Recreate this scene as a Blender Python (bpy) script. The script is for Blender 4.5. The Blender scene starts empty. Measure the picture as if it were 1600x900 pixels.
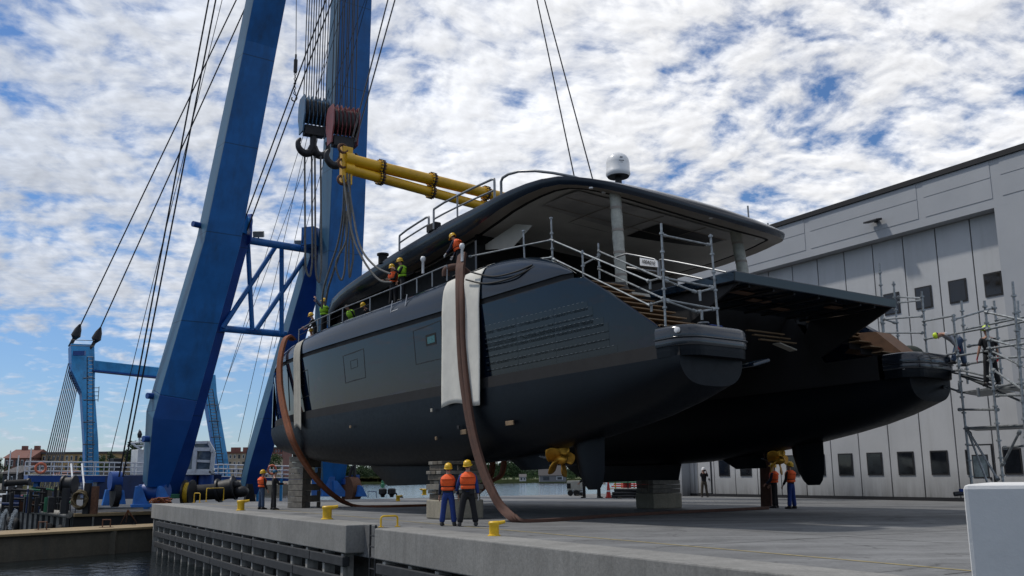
import bpy, bmesh, math, random
from mathutils import Vector as V3, Matrix
R=math.radians
random.seed(7)
sc=bpy.context.scene; col=sc.collection
# ---------------------------------------------------------------- camera
F=1480.0; TH=R(11.24); RO=R(-0.53); HC=1.36
CM=Matrix.Rotation(math.pi/2+TH,3,'X')@Matrix.Rotation(RO,3,'Z'); CMT=CM.transposed()
CP=V3((0,0,HC))
cam=bpy.data.cameras.new('camera'); camo=bpy.data.objects.new('camera',cam); col.objects.link(camo)
camo.matrix_world=Matrix.Translation(CP)@CM.to_4x4()
cam.sensor_width=36; cam.lens=F/1600*36; cam.clip_end=6000; cam.clip_start=.1
sc.camera=camo
def ray(x,y): return CM@V3(((x-800)/F,-(y-450)/F,-1.0))
def P(x,y,D): r=ray(x,y); return CP+r*(D/r.y)          # a surveyed point at distance D
def G(x,y,z=0.0): r=ray(x,y); return CP+r*((z-HC)/r.z)  # a surveyed point on level z
# yacht frame: x across (0 = outer side of the near hull), y forward, z above the chine
YW=R(36.5); TR=R(1.1)
U=V3((-math.sin(YW)*math.cos(TR),math.cos(YW)*math.cos(TR),-math.sin(TR)))
V=V3((math.cos(YW),math.sin(YW),0)); W=V.cross(U)
YO=P(1057,548,24.0)
YM=Matrix(((V.x,U.x,W.x,YO.x),(V.y,U.y,W.y,YO.y),(V.z,U.z,W.z,YO.z),(0,0,0,1)))
YI=YM.inverted()
def _hit(x,y,n,p0): r=ray(x,y); return YI@(CP+r*((p0-CP).dot(n)/r.dot(n)))
def YB(x,y,b): return _hit(x,y,V,YO+V*b)
def YZ(x,y,z): return _hit(x,y,W,YO+W*z)
def YA(x,y,a): return _hit(x,y,U,YO+U*a)
# ---------------------------------------------------------------- tags
def tag(o,label=None,cat=None,group=None,kind=None):
    if label:o['label']=label
    if cat:o['category']=cat
    if group:o['group']=group
    if kind:o['kind']=kind
    return o
def empty(name,loc,label=None,cat=None,group=None,kind=None,mw=None):
    o=bpy.data.objects.new(name,None); col.objects.link(o); o.empty_display_size=.2
    o.matrix_world=mw if mw is not None else Matrix.Translation(loc)
    return tag(o,label,cat,group,kind)
class MB:
    def __init__(s): s.v=[];s.f=[];s.m=[];s.cm=0
    def add(s,vs,fs):
        n=len(s.v); s.v+= [V3(v) for v in vs]
        for f in fs: s.f.append([i+n for i in f]); s.m.append(s.cm)
        return s
    def box(s,c,sz,rot=None):
        c=V3(c);h=V3(sz)/2;vs=[]
        for i in range(8):
            p=V3((h.x*(1 if i&1 else -1),h.y*(1 if i&2 else -1),h.z*(1 if i&4 else -1)))
            if rot is not None:p=rot@p
            vs.append(c+p)
        return s.add(vs,[(0,2,3,1),(4,5,7,6),(0,1,5,4),(2,6,7,3),(0,4,6,2),(1,3,7,5)])
    def hexa(s,b,t): # two quads
        return s.add(list(b)+list(t),[(3,2,1,0),(4,5,6,7),(0,1,5,4),(1,2,6,5),(2,3,7,6),(3,0,4,7)])
    def beam(s,p0,p1,w0,h0,w1=None,h1=None,ref=V3((0,0,1))):
        p0=V3(p0);p1=V3(p1);w1=w0 if w1 is None else w1;h1=h0 if h1 is None else h1
        d=(p1-p0).normalized(); e=d.cross(ref)
        if e.length<1e-4:e=d.cross(V3((1,0,0)))
        e.normalize(); g=e.cross(d)
        q=lambda p,w,h:[p-e*w/2-g*h/2,p+e*w/2-g*h/2,p+e*w/2+g*h/2,p-e*w/2+g*h/2]
        return s.hexa(q(p0,w0,h0),q(p1,w1,h1))
    def tube(s,pts,r,n=8,cap=True):
        pts=[V3(p) for p in pts]; L=len(pts); rr=r if isinstance(r,(list,tuple)) else [r]*L
        vs=[];prev=None
        for i,p in enumerate(pts):
            d=(pts[min(i+1,L-1)]-pts[max(i-1,0)])
            d=d.normalized() if d.length>1e-9 else V3((0,0,1))
            if prev is None:
                e=d.cross(V3((0,0,1)))
                if e.length<1e-3:e=d.cross(V3((1,0,0)))
            else: e=prev-d*prev.dot(d)
            e.normalize();prev=e;g=d.cross(e)
            for k in range(n):
                t=2*math.pi*k/n; vs.append(p+(e*math.cos(t)+g*math.sin(t))*rr[i])
        fs=[(i*n+k,i*n+(k+1)%n,(i+1)*n+(k+1)%n,(i+1)*n+k) for i in range(L-1) for k in range(n)]
        if cap: fs+=[tuple(range(n-1,-1,-1)),tuple((L-1)*n+k for k in range(n))]
        return s.add(vs,fs)
    def prism(s,poly,ext): # closed planar polygon swept by ext
        n=len(poly);ext=V3(ext); vs=[V3(p) for p in poly]+[V3(p)+ext for p in poly]
        return s.add(vs,[tuple(range(n-1,-1,-1)),tuple(range(n,2*n))]+[(i,(i+1)%n,n+(i+1)%n,n+i) for i in range(n)])
    def grid(s,rows,close=False):
        n=len(rows[0]);vs=[p for r in rows for p in r];k=n if close else n-1
        return s.add(vs,[(i*n+j,i*n+(j+1)%n,(i+1)*n+(j+1)%n,(i+1)*n+j) for i in range(len(rows)-1) for j in range(k)])
    def loft(s,rings): # closed rings with caps
        s.grid(rings,True);n=len(rings[0]);N=len(s.v)
        s.f.append(list(range(N-len(rings)*n+n-1,N-len(rings)*n-1,-1)));s.m.append(s.cm)
        s.f.append(list(range(N-n,N)));s.m.append(s.cm)
        return s
    def lathe(s,prof,c=(0,0,0),n=20,axis=None):
        c=V3(c);rot=Matrix.Identity(3) if axis is None else V3((0,0,1)).rotation_difference(V3(axis)).to_matrix()
        return s.loft([[c+rot@V3((max(r,1e-4)*math.cos(2*math.pi*k/n),max(r,1e-4)*math.sin(2*math.pi*k/n),z)) for k in range(n)] for r,z in prof])
    def ball(s,c,r,n=12,m=8):
        r=V3(r) if not isinstance(r,(int,float)) else V3((r,r,r));c=V3(c)
        return s.loft([[c+V3((r.x*math.sin(math.pi*(i+.02)/(m+.04))*math.cos(2*math.pi*k/n),r.y*math.sin(math.pi*(i+.02)/(m+.04))*math.sin(2*math.pi*k/n),-r.z*math.cos(math.pi*(i+.02)/(m+.04)))) for k in range(n)] for i in range(m+1)])
    def ring(s,c,Rm,r,n=20,m=8,axis=(0,0,1)):
        q=V3((0,0,1)).rotation_difference(V3(axis)).to_matrix();c=V3(c)
        rows=[[c+q@V3(((Rm+r*math.cos(2*math.pi*j/m))*math.cos(2*math.pi*i/n),(Rm+r*math.cos(2*math.pi*j/m))*math.sin(2*math.pi*i/n),r*math.sin(2*math.pi*j/m))) for j in range(m)] for i in range(n+1)]
        return s.grid(rows,True)
    def build(s,name,mat,parent=None,smooth=None,bevel=0,local=False,mw=None):
        me=bpy.data.meshes.new(name); me.from_pydata([tuple(v) for v in s.v],[],s.f); me.validate()
        mats=mat if isinstance(mat,(list,tuple)) else [mat]
        for m in mats: me.materials.append(m)
        if len(mats)>1:
            for p,i in zip(me.polygons,s.m): p.material_index=i
        bm=bmesh.new();bm.from_mesh(me);bmesh.ops.recalc_face_normals(bm,faces=bm.faces);bm.to_mesh(me);bm.free()
        o=bpy.data.objects.new(name,me);col.objects.link(o)
        if smooth:
            me.polygons.foreach_set('use_smooth',[True]*len(me.polygons)); me.set_sharp_from_angle(angle=R(smooth if smooth>1 else 40))
        if parent is not None:
            o.parent=parent
            if not local:
                m=parent.matrix_world.copy(); p=parent.parent
                o.matrix_parent_inverse=worldm(parent).inverted()
        if mw is not None:o.matrix_world=mw
        if bevel:
            b=o.modifiers.new('bevel','BEVEL');b.width=bevel;b.segments=2;b.limit_method='ANGLE';b.angle_limit=R(35)
        return o
def worldm(o):
    m=o.matrix_basis.copy()
    if o.parent is not None: m=worldm(o.parent)@o.matrix_parent_inverse@m
    return m
def copy_tree(o,parent=None):
    c=o.copy();col.objects.link(c)
    if parent is not None:c.parent=parent
    for ch in [k for k in bpy.data.objects if k.parent==o]:copy_tree(ch,c)
    return c
# ---------------------------------------------------------------- materials
def newmat(name):
    m=bpy.data.materials.new(name);m.use_nodes=True;nt=m.node_tree
    return m,nt,nt.nodes['Principled BSDF']
def N(nt,t,**k):
    n=nt.nodes.new(t)
    for a,b in k.items():
        if a.startswith('i_'):n.inputs[a[2:].replace('_',' ')].default_value=b
        else:setattr(n,a,b)
    return n
def ramp(nt,src,stops):
    r=nt.nodes.new('ShaderNodeValToRGB');e=r.color_ramp.elements
    while len(e)<len(stops):e.new(.5)
    for q,(p,c) in zip(e,stops):
        q.position=p;q.color=(c[0],c[1],c[2],1) if isinstance(c,(tuple,list)) else (c,c,c,1)
    nt.links.new(src,r.inputs[0]);return r.outputs[0]
def noise(nt,scale,detail=6,rough=.6,vec=None,stretch=None):
    n=N(nt,'ShaderNodeTexNoise');n.inputs['Scale'].default_value=scale;n.inputs['Detail'].default_value=detail;n.inputs['Roughness'].default_value=rough
    if vec is None:
        g=N(nt,'ShaderNodeNewGeometry');vec=g.outputs['Position']
    if stretch:
        mp=N(nt,'ShaderNodeMapping');mp.inputs['Scale'].default_value=stretch;nt.links.new(vec,mp.inputs[0]);vec=mp.outputs[0]
    nt.links.new(vec,n.inputs['Vector']);return n.outputs[0]
def objco(nt): return N(nt,'ShaderNodeTexCoord').outputs['Object']
def mixc(nt,fac,a,b,mode='MIX'):
    m=N(nt,'ShaderNodeMix',data_type='RGBA',blend_type=mode)
    def s(sock,v):
        if isinstance(v,(tuple,list)):sock.default_value=(v[0],v[1],v[2],1)
        elif isinstance(v,(int,float)):sock.default_value=v if sock.type=='VALUE' else (v,v,v,1)
        else:nt.links.new(v,sock)
    s(m.inputs[0],fac);s(m.inputs[6],a);s(m.inputs[7],b);return m.outputs[2]
def M(name,c,rough=.6,metal=0,var=.25,scale=1.5,bump=0,bscale=8,dirt=None,dirtamt=.5,streak=False,coat=0,spec=.5,obj=False):
    m,nt,b=newmat(name);c=tuple(c)
    vec=objco(nt) if obj else None
    n1=noise(nt,scale,8,.65,vec)
    lo=tuple(x*(1-var) for x in c);hi=tuple(min(1,x*(1+var)) for x in c)
    base=ramp(nt,n1,[(.3,lo),(.7,hi)])
    if dirt:
        n2=noise(nt,scale*.7,10,.7,vec,(3,3,.35) if streak else None)
        f=ramp(nt,n2,[(.5,0.),(.5+.25,dirtamt)])
        base=mixc(nt,f,base,dirt)
    nt.links.new(base,b.inputs['Base Color'])
    rr=ramp(nt,n1,[(.3,max(0,rough-.08)),(.7,min(1,rough+.08))]);nt.links.new(rr,b.inputs['Roughness'])
    b.inputs['Metallic'].default_value=metal;b.inputs['Coat Weight'].default_value=coat;b.inputs['Specular IOR Level'].default_value=spec
    if bump:
        bp=N(nt,'ShaderNodeBump');bp.inputs['Strength'].default_value=bump;bp.inputs['Distance'].default_value=.02
        nt.links.new(noise(nt,bscale,8,.65,vec),bp.inputs['Height']);nt.links.new(bp.outputs[0],b.inputs['Normal'])
    return m
def concrete(name,c,streak=True,stain=.6,lines=False):
    m,nt,b=newmat(name)
    big=noise(nt,.22,8,.6);mid=noise(nt,1.7,10,.7);fine=noise(nt,14,6,.7)
    base=ramp(nt,big,[(.3,tuple(x*.72 for x in c)),(.7,tuple(x*1.2 for x in c))])
    base=mixc(nt,ramp(nt,mid,[(.35,0.),(.75,.5)]),base,tuple(x*.6 for x in c))
    base=mixc(nt,.35,base,ramp(nt,fine,[(.3,.25),(.7,.8)]),'OVERLAY')
    if lines:
        pt=noise(nt,.55,9,.72);base=mixc(nt,ramp(nt,pt,[(.50,0.),(.56,.45),(.75,.6)]),base,tuple(x*.55 for x in c))
        vo=N(nt,'ShaderNodeTexVoronoi',feature='DISTANCE_TO_EDGE');vo.inputs['Scale'].default_value=.16;gg=N(nt,'ShaderNodeNewGeometry');nv_=N(nt,'ShaderNodeTexNoise');nv_.inputs['Scale'].default_value=.7;nv_.inputs['Detail'].default_value=6;nt.links.new(gg.outputs['Position'],nv_.inputs['Vector'])
        ad=N(nt,'ShaderNodeVectorMath',operation='MULTIPLY_ADD');nt.links.new(nv_.outputs['Color'],ad.inputs[0]);ad.inputs[1].default_value=(2.5,2.5,0);nt.links.new(gg.outputs['Position'],ad.inputs[2]);nt.links.new(ad.outputs[0],vo.inputs['Vector'])
        base=mixc(nt,ramp(nt,vo.outputs['Distance'],[(0.,.75),(.006,0.)]),base,(.03,.03,.03))
        sw=noise(nt,.5,7,.65,None,(.12,1.6,1));base=mixc(nt,ramp(nt,sw,[(.5,0.),(.62,.5)]),base,tuple(x*1.5 for x in c))
        spt=noise(nt,3.2,4,.6);base=mixc(nt,ramp(nt,spt,[(.66,0.),(.70,.7)]),base,tuple(x*.35 for x in c))
    if streak:
        st=noise(nt,1.1,8,.7,None,(2.2,2.2,.12))
        base=mixc(nt,ramp(nt,st,[(.5,0.),(.72,stain)]),base,(.05,.05,.045))
    nt.links.new(base,b.inputs['Base Color'])
    nt.links.new(ramp(nt,mid,[(.3,.7),(.7,.95)]),b.inputs['Roughness'])
    bp=N(nt,'ShaderNodeBump');bp.inputs['Strength'].default_value=.35;bp.inputs['Distance'].default_value=.02
    nt.links.new(fine,bp.inputs['Height']);nt.links.new(bp.outputs[0],b.inputs['Normal'])
    return m
m_deck=concrete('quay_concrete',(.15,.152,.152),False,.6,True)
m_coping=concrete('coping_concrete',(.24,.235,.22),True,.35)
m_block=M('pale_concrete',(.62,.615,.60),.75,var=.07,scale=.9,dirt=(.42,.41,.38),dirtamt=.35,bump=.15,bscale=20)
m_oldc=concrete('old_concrete',(.085,.075,.055),True,.8)
m_ocher=concrete('dock_top',(.26,.19,.10),False)
m_wall=M('dark_wall',(.035,.03,.025),.9,var=.5,bump=.5)
m_pile=M('pale_pile',(.30,.29,.265),.85,var=.4,scale=2.5,dirt=(.03,.028,.025),dirtamt=.9,streak=True)
m_fend=M('fender_timber',(.022,.024,.027),.8,var=.5,scale=3,bump=.5)
def hullmat(name,c,rough,coat,bumps,spec=.5):
    m,nt,b=newmat(name);o=objco(nt)
    n=noise(nt,.6,6,.6,o);f=noise(nt,6,8,.7,o)
    nt.links.new(ramp(nt,n,[(.3,tuple(x*.8 for x in c)),(.7,tuple(x*1.25 for x in c))]),b.inputs['Base Color'])
    nt.links.new(ramp(nt,f,[(.35,rough*.85),(.75,rough*1.25)]),b.inputs['Roughness'])
    b.inputs['Specular IOR Level'].default_value=spec;b.inputs['Coat Weight'].default_value=coat;b.inputs['Coat Roughness'].default_value=.04
    bp=N(nt,'ShaderNodeBump');bp.inputs['Strength'].default_value=bumps;bp.inputs['Distance'].default_value=.05
    nt.links.new(noise(nt,.9,2,.4,o),bp.inputs['Height']);nt.links.new(bp.outputs[0],b.inputs['Normal'])
    return m
m_top=hullmat('glossy_navy_paint',(.0016,.0058,.0160),.01,0,.02,.33)
m_low=hullmat('antifouling_paint',(.0019,.0038,.0066),.42,0,.015,.16)
m_bulw=hullmat('bulwark_paint',(.005,.012,.023),.13,0,.03,.46)
m_stern=hullmat('stern_paint',(.012,.016,.022),.16,.2,.03,.6)
m_roof=hullmat('roof_paint',(.006,.012,.022),.2,0,.04,.40)
m_black=M('matte_black',(.004,.004,.005),.8,var=.3)
m_dark=M('deep_grey',(.007,.007,.008),.6,var=.3)  # one even near-black grey shared by many dark parts
m_gl=M('black_glazing',(.004,.005,.006),.06,var=.2)
m_soff=M('soffit_grey',(.52,.50,.46),.6,var=.15,scale=.8)
m_soffm=M('soffit_margin',(.28,.245,.21),.55,var=.15)
m_ceil=M('ceiling_grey',(.42,.405,.39),.6,var=.3,scale=.8)
m_cream=M('cream_panel',(.42,.39,.33),.6,var=.15)
m_wrap=M('plastic_wrap',(.36,.36,.31),.45,var=.3,scale=5,bump=.5)
m_steel=M('galvanised_steel',(.26,.28,.29),.45,.55,var=.4,scale=9,dirt=(.06,.05,.045),dirtamt=.6)
m_inox=M('stainless_steel',(.22,.225,.23),.38,.6,var=.2,scale=6)
m_tan=M('tread_wood',(.24,.16,.09),.7,var=.3,scale=4)
m_brownw=M('teak_cover',(.10,.05,.026),.7,var=.3,scale=4)
m_gold=M('bronze',(.52,.27,.035),.38,.75,var=.25,scale=5)
m_white=M('white_plastic',(.72,.72,.72),.35,var=.06)
m_whitep=M('white_paint',(.62,.64,.65),.5,var=.12,scale=4,dirt=(.25,.2,.15),dirtamt=.5)
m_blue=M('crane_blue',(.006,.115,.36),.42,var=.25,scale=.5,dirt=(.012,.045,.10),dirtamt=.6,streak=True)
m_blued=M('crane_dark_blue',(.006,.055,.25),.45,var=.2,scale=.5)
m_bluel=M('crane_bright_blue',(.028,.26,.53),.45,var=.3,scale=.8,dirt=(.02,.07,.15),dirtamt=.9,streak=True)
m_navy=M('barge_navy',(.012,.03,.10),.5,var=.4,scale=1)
m_bluelit=M('sunlit_face_blue',(.035,.115,.20),.45,var=.2,scale=.6,dirt=(.03,.07,.11),dirtamt=.6,streak=True)  # lighter streaked blue; sunlight on the left faces put into the colour
m_foot=M('fresh_blue_paint',(.005,.075,.31),.4,var=.15,scale=.6)
m_base=M('gusset_blue',(.010,.12,.42),.42,var=.25,scale=1.2,dirt=(.01,.03,.08),dirtamt=.7)
m_wire=M('wire_rope',(.022,.022,.025),.5,.4,var=.3,scale=20)
m_rope=M('sling_rope',(.11,.11,.105),.8,var=.4,scale=8)
m_ropeblk=M('black_rope',(.012,.012,.012),.8,var=.3)
m_yel=M('spreader_yellow',(.66,.36,.006),.42,var=.12,scale=1.2,dirt=(.25,.11,.02),dirtamt=.6)
m_yelp=M('safety_yellow',(.68,.42,.012),.5,var=.2,scale=5,dirt=(.2,.1,.03),dirtamt=.5)
m_rust=M('rusty_steel',(.12,.055,.03),.8,.2,var=.5,scale=9,bump=.4)
m_rblock=M('maroon_paint',(.16,.03,.035),.5,var=.3,scale=4,dirt=(.05,.02,.015),dirtamt=.7)
m_bblock=M('block_blue',(.03,.10,.19),.5,var=.3,scale=4,dirt=(.10,.045,.025),dirtamt=.8)
m_iron=M('dark_iron',(.03,.03,.032),.5,.5,var=.4,scale=8)
m_sling=M('brown_webbing',(.085,.040,.027),.85,var=.3,scale=5,bump=.4,bscale=30)
m_slingo=M('orange_webbing',(.20,.065,.026),.85,var=.3,scale=5,bump=.4,bscale=30)
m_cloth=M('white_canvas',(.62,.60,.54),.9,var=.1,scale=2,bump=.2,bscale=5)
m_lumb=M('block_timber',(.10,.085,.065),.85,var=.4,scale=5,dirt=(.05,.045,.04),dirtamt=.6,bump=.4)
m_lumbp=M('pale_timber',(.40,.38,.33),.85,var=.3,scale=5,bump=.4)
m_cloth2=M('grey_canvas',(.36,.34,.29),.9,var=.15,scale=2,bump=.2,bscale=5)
m_hang=M('hangar_panel',(.35,.36,.375),.5,var=.05,scale=.5)
m_door=M('door_panel',(.45,.455,.46),.55,var=.06,scale=.5,dirt=(.25,.24,.22),dirtamt=.3,streak=True)
m_seal=M('door_seal',(.008,.008,.01),.7)
m_pane=M('window_glass',(.010,.012,.016),.06,var=.5,scale=.8)
m_paneg=M('pale_window_glass',(.10,.13,.15),.1,var=.6,scale=1.5)
m_orange=M('orange_vest',(.80,.10,.012),.75,var=.15,scale=14,bump=.4,bscale=18)
m_hiviz=M('lime_vest',(.28,.55,.02),.75,var=.15,scale=14)
m_helm=M('yellow_hard_hat',(.72,.42,.012),.35,var=.05)
m_helmw=M('white_hard_hat',(.75,.75,.75),.35,var=.05)
m_helmg=M('lime_hard_hat',(.55,.72,.03),.35,var=.05)
m_capb=M('blue_cap',(.02,.12,.22),.7,var=.1)
m_skin=M('skin',(.42,.22,.15),.55,var=.08,scale=10)
m_red=M('red_glove',(.45,.02,.03),.7,var=.1)
m_glw=M('white_glove',(.6,.6,.6),.8,var=.1)
m_navyc=M('navy_cloth',(.012,.018,.04),.9,var=.3,scale=10,bump=.4,bscale=12)
m_blk=M('black_cloth',(.008,.008,.010),.9,var=.3,scale=10,bump=.4,bscale=12)
m_bluec=M('blue_work_cloth',(.012,.035,.17),.9,var=.25,scale=10,bump=.4,bscale=12)
m_jean=M('denim',(.035,.06,.11),.9,var=.3,scale=12,bump=.4,bscale=12)
m_grey=M('grey_shirt',(.34,.35,.38),.9,var=.2,scale=9,bump=.4,bscale=12)
m_brownc=M('brown_trousers',(.06,.05,.035),.9,var=.3,scale=9)
m_boot=M('boot_leather',(.015,.012,.011),.6,var=.3,scale=9)
m_hair=M('dark_hair',(.015,.01,.008),.7)
m_tyre=M('tyre_rubber',(.012,.012,.012),.85,var=.3)
m_ringo=M('faded_orange',(.62,.17,.09),.7,var=.15)
m_redp=M('red_paint',(.5,.03,.02),.5,var=.15)
m_green=M('green_paint',(.03,.16,.08),.6,var=.2)
m_teal=M('teal_screen',(.02,.11,.115),.3,var=.3,scale=14)
m_lampg=M('lamp_housing',(.28,.28,.25),.5,var=.2)
def banded(m,sp,wd,axis,dark,amt=.6):
    nt=m.node_tree;b=nt.nodes['Principled BSDF'];src=b.inputs['Base Color'].links[0].from_socket
    g=N(nt,'ShaderNodeNewGeometry');s=N(nt,'ShaderNodeSeparateXYZ');nt.links.new(g.outputs['Position'],s.inputs[0])
    def q(op,a,v):
        n=N(nt,'ShaderNodeMath',operation=op);nt.links.new(a,n.inputs[0]);n.inputs[1].default_value=v;return n.outputs[0]
    f=q('LESS_THAN',q('FRACT',q('DIVIDE',s.outputs[axis],sp),0),wd/sp);f=q('MULTIPLY',f,amt)
    nt.links.new(mixc(nt,f,src,dark),b.inputs['Base Color'])
for m_ in(m_blue,m_bluelit,m_blued):banded(m_,5.7,.07,2,(.004,.03,.07))
def lowdirt(m,z0,z1,dark,amt):
    nt=m.node_tree;b=nt.nodes['Principled BSDF'];src=b.inputs['Base Color'].links[0].from_socket
    g=N(nt,'ShaderNodeNewGeometry');s=N(nt,'ShaderNodeSeparateXYZ');nt.links.new(g.outputs['Position'],s.inputs[0])
    mr=N(nt,'ShaderNodeMapRange');nt.links.new(s.outputs[2],mr.inputs[0]);mr.inputs[1].default_value=z0;mr.inputs[2].default_value=z1;mr.inputs[3].default_value=amt;mr.inputs[4].default_value=0
    mu=N(nt,'ShaderNodeMath',operation='MULTIPLY');nt.links.new(mr.outputs[0],mu.inputs[0]);nt.links.new(noise(nt,1.2,6,.7,None,(2,2,.3)),mu.inputs[1])
    nt.links.new(mixc(nt,mu.outputs[0],src,dark),b.inputs['Base Color'])
lowdirt(m_door,0,1.6,(.10,.095,.085),1.3);lowdirt(m_hang,0,1.4,(.08,.075,.07),1.4)
def leafmat(name,a,b_):
    m,nt,b=newmat(name);n=noise(nt,.35,5,.7)
    o=N(nt,'ShaderNodeObjectInfo')
    nt.links.new(ramp(nt,n,[(.3,a),(.7,b_)]),b.inputs['Base Color']);b.inputs['Roughness'].default_value=.7
    b.inputs['Specular IOR Level'].default_value=.2
    return m
m_leaf=leafmat('leaf_green',(.018,.045,.012),(.06,.11,.03))
m_leafd=leafmat('leaf_dark',(.012,.03,.012),(.04,.075,.025))
m_bark=M('bark',(.05,.04,.03),.9,var=.4)
m_brick=M('red_brick',(.17,.075,.06),.85,var=.2,scale=.6)
m_ocherw=M('ochre_render',(.36,.25,.12),.85,var=.15,scale=.3)
m_beige=M('beige_render',(.36,.30,.22),.85,var=.15,scale=.3)
m_yelw=M('yellow_render',(.42,.36,.17),.85,var=.15,scale=.3)
m_slate=M('slate_roof',(.06,.055,.055),.8,var=.2)
m_redroof=M('tile_roof',(.15,.06,.045),.85,var=.2)
m_win=M('distant_pane',(.03,.035,.045),.2,var=.3)
m_whr=M('white_render',(.5,.5,.49),.8,var=.1)
# ---------------------------------------------------------------- sky and sun
SAZ=R(-72); SEL=R(58)
SD=V3((math.sin(SAZ)*math.cos(SEL),math.cos(SAZ)*math.cos(SEL),math.sin(SEL)))
w=bpy.data.worlds.new('World');sc.world=w;w.use_nodes=True;nt=w.node_tree
bg=nt.nodes['Background'];SKY=.10;bg.inputs[1].default_value=SKY
sky=N(nt,'ShaderNodeTexSky');sky.sky_type='NISHITA';sky.sun_disc=False;sky.sun_elevation=SEL;sky.sun_rotation=SAZ
sky.air_density=1.0;sky.dust_density=.15;sky.ozone_density=1.5
tc=N(nt,'ShaderNodeTexCoord');sx=N(nt,'ShaderNodeSeparateXYZ');nt.links.new(tc.outputs['Generated'],sx.inputs[0])
def mth(op,a,b=None,c=None,clamp=False):
    m=N(nt,'ShaderNodeMath',operation=op);m.use_clamp=clamp
    for i,v in enumerate((a,b,c)):
        if v is None:continue
        if isinstance(v,(int,float)):m.inputs[i].default_value=v
        else:nt.links.new(v,m.inputs[i])
    return m.outputs[0]
X,Y,Z=sx.outputs
zz=mth('ADD',mth('MAXIMUM',Z,0.0),.24)
cv=N(nt,'ShaderNodeCombineXYZ');nt.links.new(mth('DIVIDE',X,zz),cv.inputs[0]);nt.links.new(mth('DIVIDE',Y,zz),cv.inputs[1])
rot=N(nt,'ShaderNodeMapping');rot.inputs['Rotation'].default_value=(0,0,R(-25));rot.inputs['Scale'].default_value=(1.35,1.35,1);nt.links.new(cv.outputs[0],rot.inputs[0])
pv=rot.outputs[0]
# gentle domain warp so that the puffs are uneven
wn=N(nt,'ShaderNodeTexNoise');wn.inputs['Scale'].default_value=2.2;wn.inputs['Detail'].default_value=3;nt.links.new(pv,wn.inputs['Vector'])
wa=N(nt,'ShaderNodeVectorMath',operation='MULTIPLY_ADD');nt.links.new(wn.outputs['Color'],wa.inputs[0]);wa.inputs[1].default_value=(.16,.16,0);nt.links.new(pv,wa.inputs[2])
wv=wa.outputs[0]
big=noise(nt,1.5,3,.5,wv);puff=noise(nt,8.8,10,.56,wv);fin=noise(nt,24,6,.62,wv)
sh=N(nt,'ShaderNodeVectorMath',operation='ADD');nt.links.new(wv,sh.inputs[0]);sh.inputs[1].default_value=(-.018,-.008,0)
puff2=noise(nt,8.8,6,.52,sh.outputs[0])
relief=mth('SUBTRACT',puff,puff2)
dens=mth('ADD',mth('ADD',mth('MULTIPLY',big,.62),mth('MULTIPLY',puff,1.02)),mth('MULTIPLY',fin,.20))
# less cloud low over the horizon
lowc=N(nt,'ShaderNodeMapRange');lowc.interpolation_type='SMOOTHSTEP';nt.links.new(Z,lowc.inputs[0]);lowc.inputs[1].default_value=.085;lowc.inputs[2].default_value=.19;lowc.inputs[3].default_value=-.26;lowc.inputs[4].default_value=.0
dens=mth('ADD',dens,lowc.outputs[0])
mask=ramp(nt,dens,[(.70,.0),(.80,.42),(.885,.80),(.99,1.)])
thick=ramp(nt,mth('ADD',mth('MULTIPLY',relief,2.3),.5),[(.15,.80),(.5,.94),(.8,1.10)])
dt=N(nt,'ShaderNodeVectorMath',operation='DOT_PRODUCT');nt.links.new(tc.outputs['Generated'],dt.inputs[0]);dt.inputs[1].default_value=V3((.52,.76,.40)).normalized()
sunf=N(nt,'ShaderNodeMapRange');nt.links.new(dt.outputs['Value'],sunf.inputs[0]);sunf.inputs[1].default_value=.45;sunf.inputs[2].default_value=.93;sunf.inputs[3].default_value=0;sunf.inputs[4].default_value=1
ccol=mixc(nt,sunf.outputs[0],(6.0,6.6,7.7),(9.8,9.9,10.2))
ccol=mixc(nt,1.0,ccol,thick,'MULTIPLY')
# broad tonal variation within the deck
tone=ramp(nt,noise(nt,1.6,6,.6,wv),[(.3,.82),(.7,1.12)])
ccol=mixc(nt,1.0,ccol,tone,'MULTIPLY')
hz=N(nt,'ShaderNodeMapRange');nt.links.new(Z,hz.inputs[0]);hz.inputs[1].default_value=0;hz.inputs[2].default_value=.22
skyc=mixc(nt,1.0,sky.outputs[0],mixc(nt,hz.outputs[0],(.60,.72,1.0),(.60,.80,1.05)),'MULTIPLY')
fin_c=mixc(nt,mask,skyc,ccol)
nt.links.new(fin_c,bg.inputs[0])
L=bpy.data.lights.new('sun','SUN');L.energy=2.5;L.angle=R(3);L.color=(1,.95,.88)
so=bpy.data.objects.new('sun',L);col.objects.link(so);so.rotation_euler=(-SD).to_track_quat('-Z','Y').to_euler()
sc.view_settings.view_transform='Standard';sc.view_settings.look='None';sc.view_settings.exposure=0
# ---------------------------------------------------------------- water
ZW=-2.6
mw,ntw,bw=newmat('harbour_water')
bw.inputs['Base Color'].default_value=(.006,.010,.012,1);bw.inputs['Roughness'].default_value=.06;bw.inputs['IOR'].default_value=1.33
geo=N(ntw,'ShaderNodeNewGeometry');bp=N(ntw,'ShaderNodeBump');bp.inputs['Strength'].default_value=.55;bp.inputs['Distance'].default_value=.12
h=N(ntw,'ShaderNodeMath',operation='ADD')
ntw.links.new(noise(ntw,1.3,4,.55,geo.outputs[0],(1,1.6,1)),h.inputs[0]);ntw.links.new(noise(ntw,.35,3,.5,geo.outputs[0]),h.inputs[1])
ntw.links.new(h.outputs[0],bp.inputs['Height']);ntw.links.new(bp.outputs[0],bw.inputs['Normal'])
q=MB();q.add([(-4000,-4000,ZW),(4000,-4000,ZW),(4000,4000,ZW),(-4000,4000,ZW)],[(0,1,2,3)])
tag(q.build('water',mw),kind='structure')
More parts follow.
